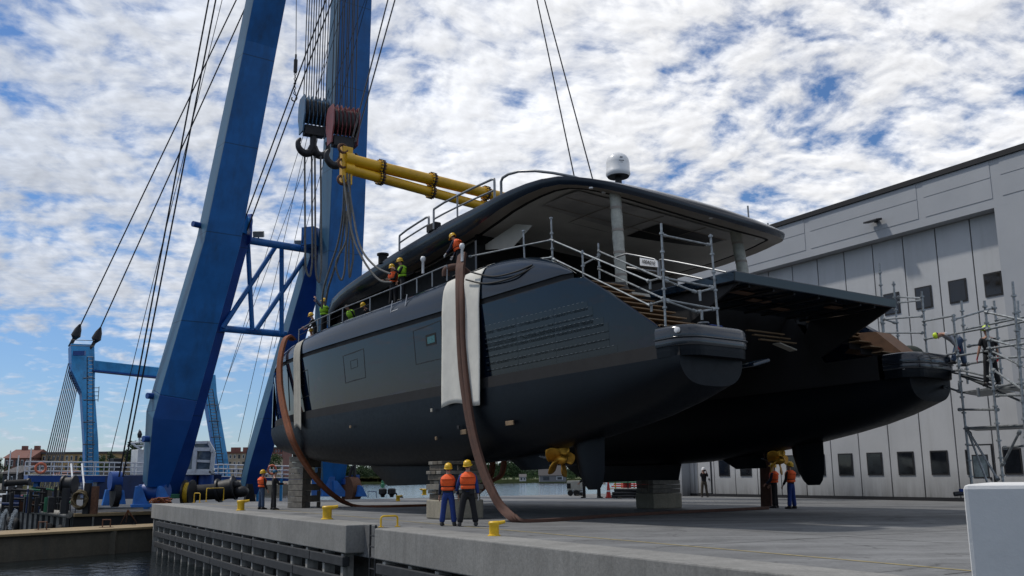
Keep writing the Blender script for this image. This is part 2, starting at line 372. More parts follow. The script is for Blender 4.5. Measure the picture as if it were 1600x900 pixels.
# ---------------------------------------------------------------- quay
EA=G(253,787);EB=G(590,825);EC=G(1210,888)
ed=(EA-EC).normalized();EA=V3((EA.x,EA.y,0))
nv=V3((ed.y,-ed.x,0)) # inland
e0=EC-ed*40
qback=EA+V3((.83,.56,0))*34
q=MB();far=EA+V3((.83,.56,0))*140
q.prism([EA+nv*.01-V3((0,0,.9)),e0+nv*.01-V3((0,0,.9)),e0+nv*160-V3((0,0,.9)),far-V3((0,0,.9))],(0,0,.9))
quay=tag(q.build('quay',m_deck),kind='structure')
# faded guide line on the deck
def strip(a,b,wd,z,name,mat,parent=None):
    a=V3(a);b=V3(b);d=(b-a).normalized();s=V3((-d.y,d.x,0))*wd/2;m=MB()
    m.add([a-s+V3((0,0,z)),b-s+V3((0,0,z)),b+s+V3((0,0,z)),a+s+V3((0,0,z))],[(0,1,2,3)])
    return m.build(name,mat,parent)
m_line=M('worn_yellow_line',(.30,.24,.10),.8,var=.3,scale=6,dirt=(.18,.17,.15),dirtamt=.95)
strip(EA+nv*1.9-ed*3,e0+nv*1.9,.09,.006,'painted_line',m_line,quay)
m_seam=M('joint_seam',(.05,.05,.048),.9)
for k in range(1,9):
    p=EA-ed*(k*6.2);strip(p+nv*1.2,p+nv*(40 if k<4 else 22),.03,.004,'joint',m_seam,quay)
for k in (6.4,13,20):strip(EA+nv*k,EA+nv*k-ed*46,.03,.0045,'joint',m_seam,quay)
strip(G(458,803),G(478,803),.35,.005,'drain_cover',m_dark,quay);strip(G(755,811),G(768,811),.35,.005,'drain_cover',m_dark,quay)
# coping blocks along the edge
def coping(a,b):
    m=MB();o=-nv*.55
    m.prism([a+o+V3((0,0,.012)),a+nv*.6+V3((0,0,.012)),b+nv*.6+V3((0,0,.012)),b+o+V3((0,0,.012))],(0,0,-.80))
    return m.build('coping',m_coping,quay,bevel=.03)
tA=0;gapd=(EA-G(578,820)).length;gape=(EA-G(592,826)).length
c1=EA-ed*0;j1=(EA-G(295,791)).length
coping(EA,EA-ed*(j1-.02));coping(EA-ed*j1,EA-ed*gapd);coping(EA-ed*gape,EA-ed*(gape+16));coping(EA-ed*(gape+16.02),e0)
m=MB();m.prism([EA+nv*.3-ed*.4+V3((0,0,-.9)),e0+nv*.3+V3((0,0,-.9)),e0+nv*2+V3((0,0,-.9)),EA+nv*2-ed*.4+V3((0,0,-.9))],(0,0,-3));m.build('sheet_wall',m_wall,quay)
# the end wall of the quay (turned away from the camera, above the water)
m=MB();m.prism([EA+nv*.3-ed*.4+V3((0,0,-.9)),EA+nv*2-ed*.4+V3((0,0,-.9)),far-ed*.6-V3((0,0,.9)),far-ed*1.2-V3((0,0,.9))],(0,0,-3));m.build('sheet_wall',m_wall,quay)
np_=int((EA-e0).length/1.6)
k=0
for i in range(np_):
    d=.5+i*1.6
    if gapd-.3<d<gape+.2 or d>44:continue
    p=EA-ed*d-nv*.32;m=MB();m.beam(p+V3((0,0,-.82)),p+V3((0,0,-4)),(.30+.06*random.random()),.2,ref=ed);m.build('pile',m_pile,quay)
for zt in (-1.02,-1.58,-2.12):
    d=1.6
    while d<44:
        l=random.uniform(5.5,7.5);a=d;b=d+l
        if a<gapd<b or a<gape<b: b=min(b,gapd-.15)
        if b-a>.5:
            m=MB();p=EA-ed*a-nv*.47;r=EA-ed*b-nv*.47;m.beam(p+V3((0,0,zt)),r+V3((0,0,zt)),.22,.27);m.build('waler',m_fend,quay,bevel=.02)
        d=b+.05
        if gapd-.3<d<gape+.3:d=gape+.2
# ladder in the gap between the coping blocks
t=empty('quay_ladder',EA-ed*(gapd+gape)/2+V3((0,0,-2)),'dark steel ladder set in the gap between two coping blocks','ladder')
lm=(gapd+gape)/2
for s in(-.2,.2):
    m=MB();p=EA-ed*(lm+s)-nv*.15;m.tube([p+V3((0,0,.05)),p+V3((0,0,-2.8))],.03);m.build('rail',m_iron,t)
for k in range(8):
    m=MB();z=-.25-k*.3;m.tube([EA-ed*(lm-.2)-nv*.15+V3((0,0,z)),EA-ed*(lm+.2)-nv*.15+V3((0,0,z))],.02);m.build('rung',m_iron,t)
# bollards
def bollard(p,s,label,yaw):
    s*=.84
    t=empty('bollard',p,label,'bollard','yellow bollards along the quay edge')
    m=MB();m.lathe([(.0,0),(.25*s,0),(.25*s,.05*s),(.19*s,.07*s),(.19*s,.40*s),(.22*s,.44*s),(.22*s,.52*s),(.18*s,.56*s),(0,.57*s)],p,24);m.build('post',m_yelp,t,smooth=1)
    m=MB();d=V3((math.cos(yaw),math.sin(yaw),0));m.tube([p+V3((0,0,.49*s)),p+d*.25*s+V3((0,0,.5*s)),p+d*.44*s+V3((0,0,.535*s))],[.085*s,.075*s,.06*s],10);m.build('horn',m_yelp,t,smooth=1)
bollard(G(772,838),.72,'large yellow bollard nearest the two workers in orange life vests',R(20))
bollard(G(511,812),.95,'yellow bollard between the timber stack and the coping joint',R(20))
bollard(G(376,798),.95,'yellow bollard beside the pair of workers by the crane barge',R(20))
bollard(G(608,786)+V3((0,4,0)),.7,'yellow bollard on the sunlit far edge behind the keel',R(20))
bollard(G(663,773.5),1.0,'yellow bollard far off beside the near pair of workers',R(200))
# hoop handrails
def hoop(a,b,h,label):
    t=empty('hoop_rail',a,label,'hoop rail','yellow hoop rails over the quay ladders')
    m=MB();z=V3((0,0,1));a=V3(a);b=V3(b);d=(b-a).normalized()
    m.tube([a,a+z*(h-.06),a+z*(h-.02)+d*.02,a+z*h+d*.07,b+z*h-d*.07,b+z*(h-.02)-d*.02,b+z*(h-.06),b],.028,8);m.build('hoop',m_yelp,t,smooth=1)
    for p in(a,b):
        m=MB();m.box(p+z*.01,(.14,.14,.02));m.build('foot_plate',m_yelp,t)
hoop(G(595,824),G(621,823),.30,'yellow hoop rail above the ladder gap in the coping')
hoop(G(303,785.5),G(312,785.5),.55,'tiny yellow hoop rail at the outer corner of the quay')
hoop(G(322,784),G(349,782),.8,'long yellow hoop rail in front of the black winch')
# ---------------------------------------------------------------- pale block by the camera
a=G(1503,755,1.30);dy=R(0)
A=P(1503.5,757,6.2);zt=A.z;m=MB();A0=V3((A.x,A.y,0));B0=A0+V3((3,-.35,0))
m.hexa([A0+V3((.0,0,0)),B0,B0+V3((0,1.2,0)),A0+V3((.75,1.2,0))],[A0+V3((-.0,0,zt)),B0+V3((0,0,zt)),B0+V3((0,1.2,zt)),A0+V3((.75,1.2,zt))])
tag(m.build('concrete_block',m_block,bevel=.03),'smooth pale concrete block standing in front of the scaffold','block')
# ---------------------------------------------------------------- low dock
t=tag(empty('low_dock',G(120,828,-1.24)),'low old dock wall with ochre top and stained side','dock wall')
a=G(-60,838,-1.24);b=G(268,820.5,-1.24);c=G(268,816.5,-1.24);d=G(-60,832,-1.24);a.z=b.z=c.z=d.z=-1.24
m=MB();m.prism([a+V3((0,0,-.14)),b+V3((0,0,-.14)),c+V3((0,0,-.14)),d+V3((0,0,-.14))],(0,0,-1.6));m.build('wall_body',m_oldc,t)
m=MB();f=V3((.1,-.18,0));m.prism([a+f,b+f,c,d],(0,0,-.14));m.build('top_slab',m_ocher,t,bevel=.03)
mm=a.lerp(b,.68)
m=MB();m.box(mm+V3((0,-.05,-.9)),(.5,.12,1.5));m.build('buttress',m_oldc,t)
for k,(x,y) in enumerate([(66,828),(166,824)]):
    p=G(x,y,-1.24);h=empty('mooring_hoop',p,['rusty mooring hoop on the low dock nearer the splashing water','rusty mooring hoop on the low dock nearer the quay corner'][k],'mooring hoop')
    m=MB();m.tube([p+V3((-.22,0,0)),p+V3((-.22,0,.42)),p+V3((.22,0,.42)),p+V3((.22,0,0))],.035);m.build('hoop',m_rust,h)
    m=MB();m.box(p+V3((0,0,.012)),(.7,.3,.02));m.build('base_plate',m_rust,h)
# mooring frame of rusty bars on the dock
t=empty('mooring_tripod',G(198,818,-1.24),'rusty steel tripod at the barge edge above the low dock','tripod')
pk=P(200,797,57)
for x,y in((189,818),(213,817),(197,816)):
    m=MB();m.tube([pk,G(x,y,-1.24)],.04);m.build('leg',m_rust,t)
# ---------------------------------------------------------------- hangar
hu=V3((-math.sin(R(29.3)),math.cos(R(29.3)),0)); hb=G(1500,783.5); hn=V3((-hu.y,hu.x,0)) # hn looks at the camera side
if hn.dot(hb)>0:hn=-hn
def HP(x,y,off=0): # (s,z) on the plane of the doors moved by off towards the viewer
    r=ray(x,y);p0=hb+hn*off;t=(p0-CP).dot(hn)/r.dot(hn);p=CP+r*t-p0;return p.dot(hu),p.z
def HW(s,z,off=0):return hb+hu*s+hn*off+V3((0,0,z))
OFF=.75
t=empty('hangar',hb,'grey panelled hangar with tall folding doors and small windows','hangar')
sj,zl=HP(1553,322.5,OFF)    # right jamb, lintel
s2,zr=HP(1600,236,OFF); s3,zr3=HP(1225,350,OFF)
zl2=HP(1207,419,OFF)[1]
sE=-14; sL=HP(1043,760,OFF)[0]; sd=HP(1080,760,0)[0]
zroof=(zr+zr3)/2
zl=(zl+zl2)/2
def hbox(s0,s1,z0,z1,o0,o1,name,mat,parent=t,bevel=0):
    m=MB();m.hexa([HW(s0,z0,o0),HW(s1,z0,o0),HW(s1,z0,o1),HW(s0,z0,o1)],[HW(s0,z1,o0),HW(s1,z1,o0),HW(s1,z1,o1),HW(s0,z1,o1)]);return m.build(name,mat,parent,bevel=bevel)
sl=max(sd,20)
hbox(sE,sj,0,zl,0,OFF,'pier',m_hang);hbox(sd,sL,0,zl,0,OFF,'pier',m_hang)
hbox(sE,sL,zl+.002,zroof,0,OFF,'upper_wall',m_hang)
hbox(sE,sL,0,zroof-.002,-30,-.06,'hall',m_hang)
hbox(sE,sL+.15,zroof+.002,zroof+.26,-30.1,OFF+.12,'roof_edge',m_seal)
hbox(sj,sd,.0,.16,.0,.1,'door_sill',m_seal)
# raised cladding on the upper wall
zA=HP(1512,349,OFF)[1]
hgt=zroof-zl
for a_,b_ in [(sE,HP(1557,290,OFF)[0]-.25),(HP(1557,290,OFF)[0]+.25,HP(1438,310,OFF)[0]-.2),(HP(1438,310,OFF)[0]+.2,HP(1262,370,OFF)[0]-.2),(HP(1262,370,OFF)[0]+.2,sL)]:
    hbox(a_,b_,zl+hgt*.20,zl+hgt*.62,OFF+.001,OFF+.022,'cladding_panel',m_hang);hbox(a_,b_,zl+hgt*.64,zl+hgt*.985,OFF+.001,OFF+.022,'cladding_panel',m_hang)
zq=0
sp=HP(1578,420,OFF)[0]
for z0,z1 in [(0.2,2.3),(2.33,4.4),(4.43,6.5),(6.53,8.6),(8.63,zl+hgt*.17)]:
    hbox(sE,sp-.35,z0,z1,OFF+.001,OFF+.022,'cladding_panel',m_hang)
hbox(sj-.02,sj+.0,0,zl,.0,OFF-.002,'jamb_face',m_hang)
# door leaves: seam positions read along the base and head
seams=[HP(x,y)[0] for x,y in [(1503,781),(1452,781),(1402,780),(1355,779),(1305,778),(1259,778),(1222,777.5),(1190,777)]]
gap=seams[0]-seams[1]
lw=(seams[4]-seams[0])/4
edges=[seams[0]+lw*i for i in range(-2,11)]
edges=[e for e in edges if e>sj+.15 and e<sd-.2]
edges=[sj]+edges+[sd]
wz=[HP(1316,743)[1],HP(1316,708.5)[1],HP(1484,515)[1]]
wlo,whi=HP(1316,743)[1],HP(1314,708.8)[1]
u0,u1=HP(1488,475)[1],HP(1483,440)[1]
for i in range(len(edges)-1):
    a_,b_=edges[i]+.035,edges[i+1]-.035
    if b_-a_<.25:continue
    d=MB();d.hexa([HW(a_,.17,.0),HW(b_,.17,.0),HW(b_,.17,.06),HW(a_,.17,.06)],[HW(a_,zl-.02,.0),HW(b_,zl-.02,.0),HW(b_,zl-.02,.06),HW(a_,zl-.02,.06)]);leaf=d.build('door_leaf',m_door,t)
    if b_-a_<lw*.75:
        continue
    c_=(a_+b_)/2;hw_=(b_-a_)*.26
    for z0,z1 in((wlo,whi),(u0,u1)):
        if i in() :continue
        hbox(c_-hw_,c_+hw_,z0,z1,.062,.10,'window_frame',m_seal,leaf)
        hbox(c_-hw_+.07,c_+hw_-.07,z0+.07,z1-.07,.101,.108,'pane',m_pane,leaf)
hbox(sj+.01,sd-.01,.0,zl-.01,-.05,-.002,'door_gap',m_seal)
# small doors at the far end and by the near jamb
def wicket(x0,y0,x1,y1,name='wicket_door',win=None):
    s0,z1=HP(x0,y0,.1);s1,_=HP(x1,y1,.1);s0,s1=sorted((s0,s1))
    hbox(s0-.07,s1+.07,.165,z1+.07,.061,.10,'door_frame',m_seal);d=hbox(s0,s1,.2,z1,.1005,.125,name,m_door)
    if win:
        a,b=win;hbox(s0+(s1-s0)*a,s0+(s1-s0)*b,z1*.42,z1*.84,.126,.14,'window_frame',m_seal,d);hbox(s0+(s1-s0)*a+.06,s0+(s1-s0)*b-.06,z1*.42+.06,z1*.84-.06,.141,.146,'pane',m_paneg,d)
    hbox(s0+.08,s0+.16,1.0,1.12,.126,.17,'handle',m_iron,d)
wicket(1512,697,1556,775,win=(.15,.85))
wicket(1090,715,1112,776)
# flood lamp under the parapet
s_,z_=HP(1365,344,OFF+.3)
l=empty('wall_lamp',HW(s_,z_,OFF),'dark flat flood lamp fixed on the upper hangar wall','wall lamp')
m=MB();m.hexa([HW(s_-.42,z_-.06,OFF+.15),HW(s_+.42,z_-.06,OFF+.15),HW(s_+.42,z_-.14,OFF+.62),HW(s_-.42,z_-.14,OFF+.62)],[HW(s_-.42,z_+.06,OFF+.15),HW(s_+.42,z_+.06,OFF+.15),HW(s_+.42,z_-.05,OFF+.62),HW(s_-.42,z_-.05,OFF+.62)]);m.build('lamp_head',m_iron,l,bevel=.02)
hbox(s_-.1,s_+.1,z_-.1,z_+.1,OFF+.051,OFF+.16,'bracket',m_iron,l)
def lerp_tab(tab,a):
    if a<=tab[0][0]:return tab[0][1]
    for (x0,y0),(x1,y1) in zip(tab,tab[1:]):
        if a<=x1:
            t=(a-x0)/(x1-x0);return y0+(y1-y0)*t
    return tab[-1][1]
def smooth_tab(tab,a):
    # catmull-rom through the table
    n=len(tab)
    if a<=tab[0][0]:return tab[0][1]
    if a>=tab[-1][0]:return tab[-1][1]
    for i in range(n-1):
        if a<=tab[i+1][0]:break
    x0,y0=tab[i];x1,y1=tab[i+1]
    m0=(y1-tab[i-1][1])/(x1-tab[i-1][0]) if i>0 else (y1-y0)/(x1-x0)
    m1=(tab[i+2][1]-y0)/(tab[i+2][0]-x0) if i+2<n else (y1-y0)/(x1-x0)
    h=x1-x0;t=(a-x0)/h
    return (2*t**3-3*t*t+1)*y0+(t**3-2*t*t+t)*h*m0+(-2*t**3+3*t*t)*y1+(t**3-t*t)*h*m1
yacht=empty('catamaran_yacht',(0,0,0),'huge glossy dark navy catamaran yacht hanging in brown slings above the quay','yacht',mw=YM)
BM=13.1  # beam
LB=29.3
LH=.09
def bo(a): # outer side, narrowing to the stem
    t=max(0,(a-19.5)/(LB-19.5));return 1.3*min(1,t)**2.7
ZB=[(0,.78),(1,1.15),(2.4,1.5),(5,1.92),(8.4,2.28),(12.2,2.40),(18,2.26),(22,1.97),(25,1.6),(27.5,1.2),(28.6,.9),(29.3,.35)]
TZ=[(.8,.75),(1.8,1.45),(2.73,2.10),(3.9,2.83),(4.99,3.40),(6.2,3.85),(7.4,4.08),(8.55,4.16),(11.2,4.10),(15.4,3.97),(19.9,3.91),(24.9,3.66),(27.2,3.40),(28.5,3.05),(29.1,2.7)]
tz=lambda a:smooth_tab(TZ,a)
zbt=lambda a:smooth_tab(ZB,a)
def mir(vs,far): return [V3((BM-v.x,v.y,v.z)) if far else v for v in vs]
A_low=[0,.5,1,2,3,4.5,6,8,10,12,14,16,18,20,21.5,23,24.5,25.8,27,28,28.7,29.15,29.3]
A_top=[.8,1.1,1.5,2,2.5,3,3.5,4,4.5,5,5.6,6.2,7,8,9,10,11.5,13,15,17,19,20.5,22,23.2,24.4,25.5,26.5,27.4,28.1,28.6,28.9,29.1]
GZ0,GZ1=2.68,2.88
for far in(False,True):
    # lower hull
    rows=[]
    for a in A_low:
        zb=zbt(a);hw=max(.03,1.3-bo(a)*.97);r=[]
        fl=.0
        for k in range(25):
            t=math.pi*k/24;c=math.cos(t);b=1.3-(hw-LH*min(1,hw))*(abs(c)**.62)*(1 if c>0 else -1);z=-(zb-.04)*(math.sin(t)**.92 if 0<t<math.pi else 0)
            # the transom is raked and the stem sweeps back slightly under the chine
            aa=a-(-z*.16 if a<.6 else 0)*-1*0
            r.append(V3((b,aa,z-.10)))
        rows.append(mir(r,far))
    m=MB();m.grid(rows);n=len(rows[0]);m.f.append(list(range(n)));m.m.append(0)
    # flat top closing
    for i in range(len(rows)-1):
        m.f.append([i*n,(i+1)*n,(i+1)*n+n-1,i*n+n-1]);m.m.append(0)
    hull=m.build('lower_hull',m_low,yacht,smooth=35,local=True)
    # chine recess
    m=MB();m.grid([mir([V3((bo(a)+.12,a,-.14)),V3((bo(a)+.12,a,.26))],far) for a in A_low if a<29]);m.build('chine_groove',m_black,yacht,local=True)
    # topside between chine and groove
    def tb(a,z): return bo(a)+.215*(1-z/2.7)+.01
    rows=[]
    for a in A_top:
        zt=min(GZ0,tz(a));rows.append(mir([V3((tb(a,z),a,z)) for z in [.22+(zt-.22)*k/8 for k in range(9)]]+([V3((tb(a,zt)+.04,a,zt+.03)),V3((tb(a,zt)+.22,a,zt-.02)),V3((tb(a,zt)+.26,a,max(.2,zt-.6)))] if zt<GZ0-.01 else [V3((tb(a,zt)+.1,a,zt))]*3),far))
    m=MB();m.grid(rows)
    m.add(mir([V3((tb(.8,.17),.8,.17)),V3((tb(.8,.75),.8,.75)),V3((tb(.8,.75)+.3,.8,.75)),V3((tb(.8,.17)+.3,.8,.17))],far),[(0,1,2,3)])
    topside=m.build('topside',m_top,yacht,smooth=30,local=True)
    m=MB();m.grid([mir([V3((tb(a,GZ0)+.06,a,GZ0-.1)),V3((tb(a,GZ0)+.06,a,min(GZ1+.1,tz(a)-.02)))],far) for a in A_top if a>3.6]);m.build('topside_groove',m_black,yacht,local=True)
    # bulwark band above
    rows=[]
    for a in [x for x in A_top if x>3.9]:
        zt=tz(a)-.02;k0=GZ1 if zt>GZ1+.05 else zt-.03;r=[]
        for k in range(9):
            s=k/8;z=k0+(zt-k0)*(1-(1-s)**1.6);r.append(V3((bo(a)+.015+.50*s**2.4*(1 if zt-k0>.9 else (zt-k0)/.9),a,z)))
        q=r[-1];r+= [V3((q.x+.16,a,q.z-.03)),V3((q.x+.2,a,q.z-.2)),V3((q.x+.2,a,max(2.3,q.z-.95)))]
        rows.append(mir(r,far))
    m=MB();m.grid(rows);m.build('bulwark',m_bulw,yacht,smooth=35,local=True)
    # inner side of the hull and its decks
    m=MB();m.grid([mir([V3((2.6-bo(a)*.97,a,-.1)),V3((2.62-bo(a)*.97,a,min(3.0,tz(a))-.05 if a>3 else .7)),V3((bo(a)+.45,a,min(3.0,tz(a)-.1) if a>4.6 else .62))],far) for a in A_low if .7<a<29]);m.build('inner_side',m_dark,yacht,local=True)
    # bow cap and wrap glazing round the bow
    m=MB();m.grid([mir([V3((bo(a)-.012+.215*(1-z/2.7),a,z)) for z in (.5,1.2,1.9,2.45)],far) for a in (25.3,25.9,26.5,27.1,27.7,28.2,28.6,28.9)]);m.build('bow_window',m_gl,yacht,local=True,smooth=40)
    # closing stem
    m=MB();m.grid([mir([V3((bo(29.1)+.0,29.1,z)),V3((1.3,29.32,z)),V3((2.6-bo(29.1),29.1,z))],far) for z in(-.05,.6,1.4,2.2,2.66)]);m.build('stem',m_top,yacht,local=True,smooth=60)
    # swim platform tiers
    def plan(ins,z,aft=-.38):
        r=.62;pts=[V3((.02+ins,.78,z))]
        for k in range(8):
            t=math.pi/2*k/7;pts.append(V3((.02+ins+r-r*math.cos(t),aft+r+ins-r*math.sin(t),z)))
        for k in range(8):
            t=math.pi/2*k/7;pts.append(V3((2.72-ins-r+r*math.sin(t),aft+r+ins-r*math.cos(t),z)))
        pts.append(V3((2.72-ins,.78,z)));return mir(pts,far)
    m=MB();m.loft([plan(.06,-.10),plan(.05,.06),plan(.05,.2)]);m.build('platform_recess',m_low,yacht,local=True)
    m=MB();m.loft([plan(.03,.16),plan(.015,.19),plan(.012,.33),plan(.02,.35)]);m.build('platform_lower',m_stern,yacht,local=True,smooth=50)
    m=MB();m.loft([plan(.02,.345),plan(-.015,.355),plan(-.02,.37),plan(-.015,.385),plan(.02,.395)]);m.build('rubbing_strake',m_stern,yacht,local=True,smooth=60)
    m=MB();m.loft([plan(.02,.40),plan(.01,.58),plan(.05,.68),plan(.2,.73)]);m.build('platform_deck',m_stern,yacht,local=True,smooth=50)
    for x,z in((.06,.54),(2.6,.22)):
        q=mir([V3((x,-.02 if x<1 else .1,z))],far)[0]
        m=MB();m.lathe([(0,-.02),(.075,-.02),(.075,.05),(.05,.06),(0,.06)],q,14,axis=(-1 if (x<1)!=far else 1,0,0));m.build('deck_socket',m_white,yacht,local=True,smooth=1)
    # stairs from platform to cockpit
    for k in range(9):
        s=k/8;a=.95+s*3.3;z=.86+s*1.9
        m=MB();c=mir([V3((1.42,a+.2,z))],far)[0];m.box(c,(1.9,.40,.03));tr=m.build('tread',m_tan,yacht,local=True)
        m=MB();m.box(c+V3((0,.19,-.13)),(1.9,.03,.2));m.build('riser',m_dark,tr,local=True)
        tr2=None
    # keel, rudder, propeller, shaft
    c=1.3
    def foil(b,a0,a1,z,th): return mir([V3((b+th*math.sin(math.pi*min(1,max(0,(k/10)**.7)))*(1),a0+(a1-a0)*k/10,z)) for k in range(11)]+[V3((b-th*math.sin(math.pi*((k/10)**.7)),a0+(a1-a0)*k/10,z)) for k in range(9,0,-1)],far)
    m=MB();m.loft([foil(c,19.6,11.1,-1.7,.33),foil(c,18.5,11.3,-2.5,.3),foil(c,17.3,11.5,-3.10,.22)]);m.build('keel',m_low,yacht,smooth=40,local=True)
    rz=-2.95
    m=MB();m.loft([foil(c,5.75,4.30,-1.3,.14),foil(c,5.68,4.32,-2.3,.14),foil(c,5.5,4.36,-2.9,.11),foil(c,5.3,4.46,-3.25,.09),foil(c,5.12,4.6,-3.42,.05)]);m.build('rudder',m_low,yacht,smooth=45,local=True)
    pc=mir([V3((c-.02,6.42,-2.47))],far)[0];ax=V3((0,-1,-.10)).normalized()
    m=MB();m.lathe([(0,-.28),(.14,-.26),(.17,-.05),(.16,.15),(.10,.30),(0,.36)],pc,16,axis=ax);hub=m.build('propeller',m_gold,yacht,smooth=50,local=True)
    e1=ax.cross(V3((0,0,1))).normalized();e2=e1.cross(ax)
    for k in range(5):
        t0=2*math.pi*k/5+.35;rows=[];er=e1*math.cos(t0)+e2*math.sin(t0);et=e2*math.cos(t0)-e1*math.sin(t0)
        for i in range(9):
            s=i/8;rr=.12+.49*s;wd=.27*math.sin(math.pi*(.16+.80*s))**.7 if s<1 else .03;pit=R(48-24*s);row=[]
            for j in range(7):
                u=(j/3-1)*wd
                row.append(pc+er*(rr-.12*(u/.25)**2*s)+et*(u*math.cos(pit)+.06*s)+ax*(u*math.sin(pit)+.02))
            rows.append(row)
        m=MB();m.grid(rows);b=m.build('blade',m_gold,hub,smooth=70,local=True);so_=b.modifiers.new('thick','SOLIDIFY');so_.thickness=.03;so_.offset=0
    m=MB();m.tube([pc-ax*.25,pc-ax*3.2+V3((0,0,.12))],.05,10);m.build('shaft',m_inox,yacht,smooth=1,local=True)
    m=MB();m.beam(pc-ax*.42,pc-ax*.2+V3((0,0,1.1)),.09,.3,ref=V3((1,0,0)));m.build('shaft_strut',m_low,yacht,local=True)
    m=MB();m.loft([mir([V3((c+.16*math.sin(math.pi*k/6)*q,7.1+2.6*k/6,-2.0)) for q in(1,) for k in range(7)]+[V3((c-.16*math.sin(math.pi*k/6),7.1+2.6*k/6,-2.0)) for k in range(5,0,-1)],far),mir([V3((c+.1*math.sin(math.pi*k/6),6.9+1.5*k/6,-2.75)) for k in range(7)]+[V3((c-.1*math.sin(math.pi*k/6),6.9+1.5*k/6,-2.75)) for k in range(5,0,-1)],far)]);m.build('skeg',m_low,yacht,local=True,smooth=40)
    # anodes and fittings low on the hull
    if not far:
        for x,y,wd,hh,mt in[(797,661,.2,.07,m_tan),(725,675,.17,.08,m_tan),(675,641,.05,.06,m_cream),(682,685,.05,.06,m_tan),(717,668,.07,.06,m_dark),(548,667,.05,.05,m_tan)]:
            zt=None
            for k in range(40):   # walk inwards until the surveyed ray meets the hull side
                b=k*.03;q=YB(x,y,b);zb=zbt(q.y);zz_=min(.999,max(0,-(q.z+.06)/zb));t=math.asin(zz_**(1/.92));bb=1.3-(1.3-bo(q.y)*.97)*math.cos(t)**.62
                if b>=bb-.02:break
            m=MB();m.box(q+V3((-.015,0,0)),(.05,wd*2,hh*2),Matrix.Rotation(-math.atan2(.5,1)*zz_**3,3,'Y'));m.build('anode',mt,yacht,local=True,bevel=.01)
# seams on the topside near side
def side_quad(x0,y0,x1,y1,x2,y2,x3,y3): return [YB(x,y,-.004) for x,y in((x0,y0),(x1,y1),(x2,y2),(x3,y3))]
def onside(p,out): return V3((bo(p.y)+.215*(1-p.z/2.7)+.01-out,p.y,p.z))
m_seam2=M('hull_seam',(.002,.002,.003),.6)
def outline(name,quad,wd,mat,out=.006):
    m=MB();c=[YB(x,y,0) for x,y in quad];n=len(c)
    ctr=sum(c,V3())/n
    for i in range(n):
        p,q=c[i],c[(i+1)%n];L=8
        for k in range(L):
            a=p.lerp(q,k/L);b=p.lerp(q,(k+1)/L);ia=a+(ctr-a).normalized()*wd*1.4;ib=b+(ctr-b).normalized()*wd*1.4
            m.add([onside(a,out),onside(b,out),onside(ib,out),onside(ia,out)],[(0,1,2,3)])
    return m.build(name,mat,yacht,local=True)
outline('hatch_seam',[(534,556),(567,544),(567,590),(535,599)],.035,m_seam2)
outline('hatch_seam',[(545,564),(556,560),(556,573),(545,577)],.022,m_seam2)
outline('hatch_seam',[(644,517),(688,500),(688,560),(645,570)],.03,m_seam2)
outline('hatch_seam',[(457,583),(477,577),(477,618),(458,624)],.03,m_seam2)
outline('hatch_seam',[(463,593),(470,591),(470,602),(463,604)],.022,m_seam2)
def patch(name,quad,mat,out):
    m=MB();c=[YB(x,y,0) for x,y in quad];rows=[]
    for i in range(5):
        a=c[0].lerp(c[3],i/4);b=c[1].lerp(c[2],i/4);rows.append([onside(a.lerp(b,j/12),out) for j in range(13)])
    m.grid(rows);return m.build(name,mat,yacht,local=True)
pw=patch('porthole',[(663,524),(679,519),(679,537),(663,541)],m_black,.008)
m=MB();c=[YB(x,y,0) for x,y in[(665.5,527),(677,523),(677,534),(665.5,537.5)]];m.add([onside(p,.012) for p in c],[(0,1,2,3)]);m.build('porthole_screen',m_teal,pw,local=True)
# white tape frame on the bulwark
for q in ([(612,487),(632,479)],[(610,489),(613,470)],[(633,478),(636,460)]):
    m=MB();m.tube([YB(q[0][0],q[0][1],.05),YB(q[1][0],q[1][1],.12)],.018,5);m.build('tape_mark',m_white,yacht,local=True)
# solar film on the aft topside: stepped rows with pale stitched dashes
ms,nts,bs=newmat('solar_film');o=objco(nts);sp=N(nts,'ShaderNodeSeparateXYZ');nts.links.new(o,sp.inputs[0])
def mm_(nt,op,a,b=None):
    m=N(nt,'ShaderNodeMath',operation=op)
    for i,v in enumerate((a,b)):
        if v is None:continue
        if isinstance(v,(int,float)):m.inputs[i].default_value=v
        else:nt.links.new(v,m.inputs[i])
    return m.outputs[0]
cell=mm_(nts,'GREATER_THAN',mm_(nts,'FRACT',mm_(nts,'MULTIPLY',sp.outputs[1],7.3)),.93)
cell2=mm_(nts,'GREATER_THAN',mm_(nts,'FRACT',mm_(nts,'MULTIPLY',sp.outputs[2],7.3)),.93)
g=mm_(nts,'MAXIMUM',cell,cell2)
nts.links.new(mixc(nts,g,(.004,.008,.015),(.008,.013,.020)),bs.inputs['Base Color']);bs.inputs['Roughness'].default_value=.12;bs.inputs['Specular IOR Level'].default_value=.36
m_dash=M('stitch_white',(.12,.14,.16),.6)
def rowline(x,k): # image line of row k at column x (rows fall towards the bow)
    y0=[487+ (x-915)*-.0,0][0]
    return 0
cols=[(752,801),(803,860),(862,913)]
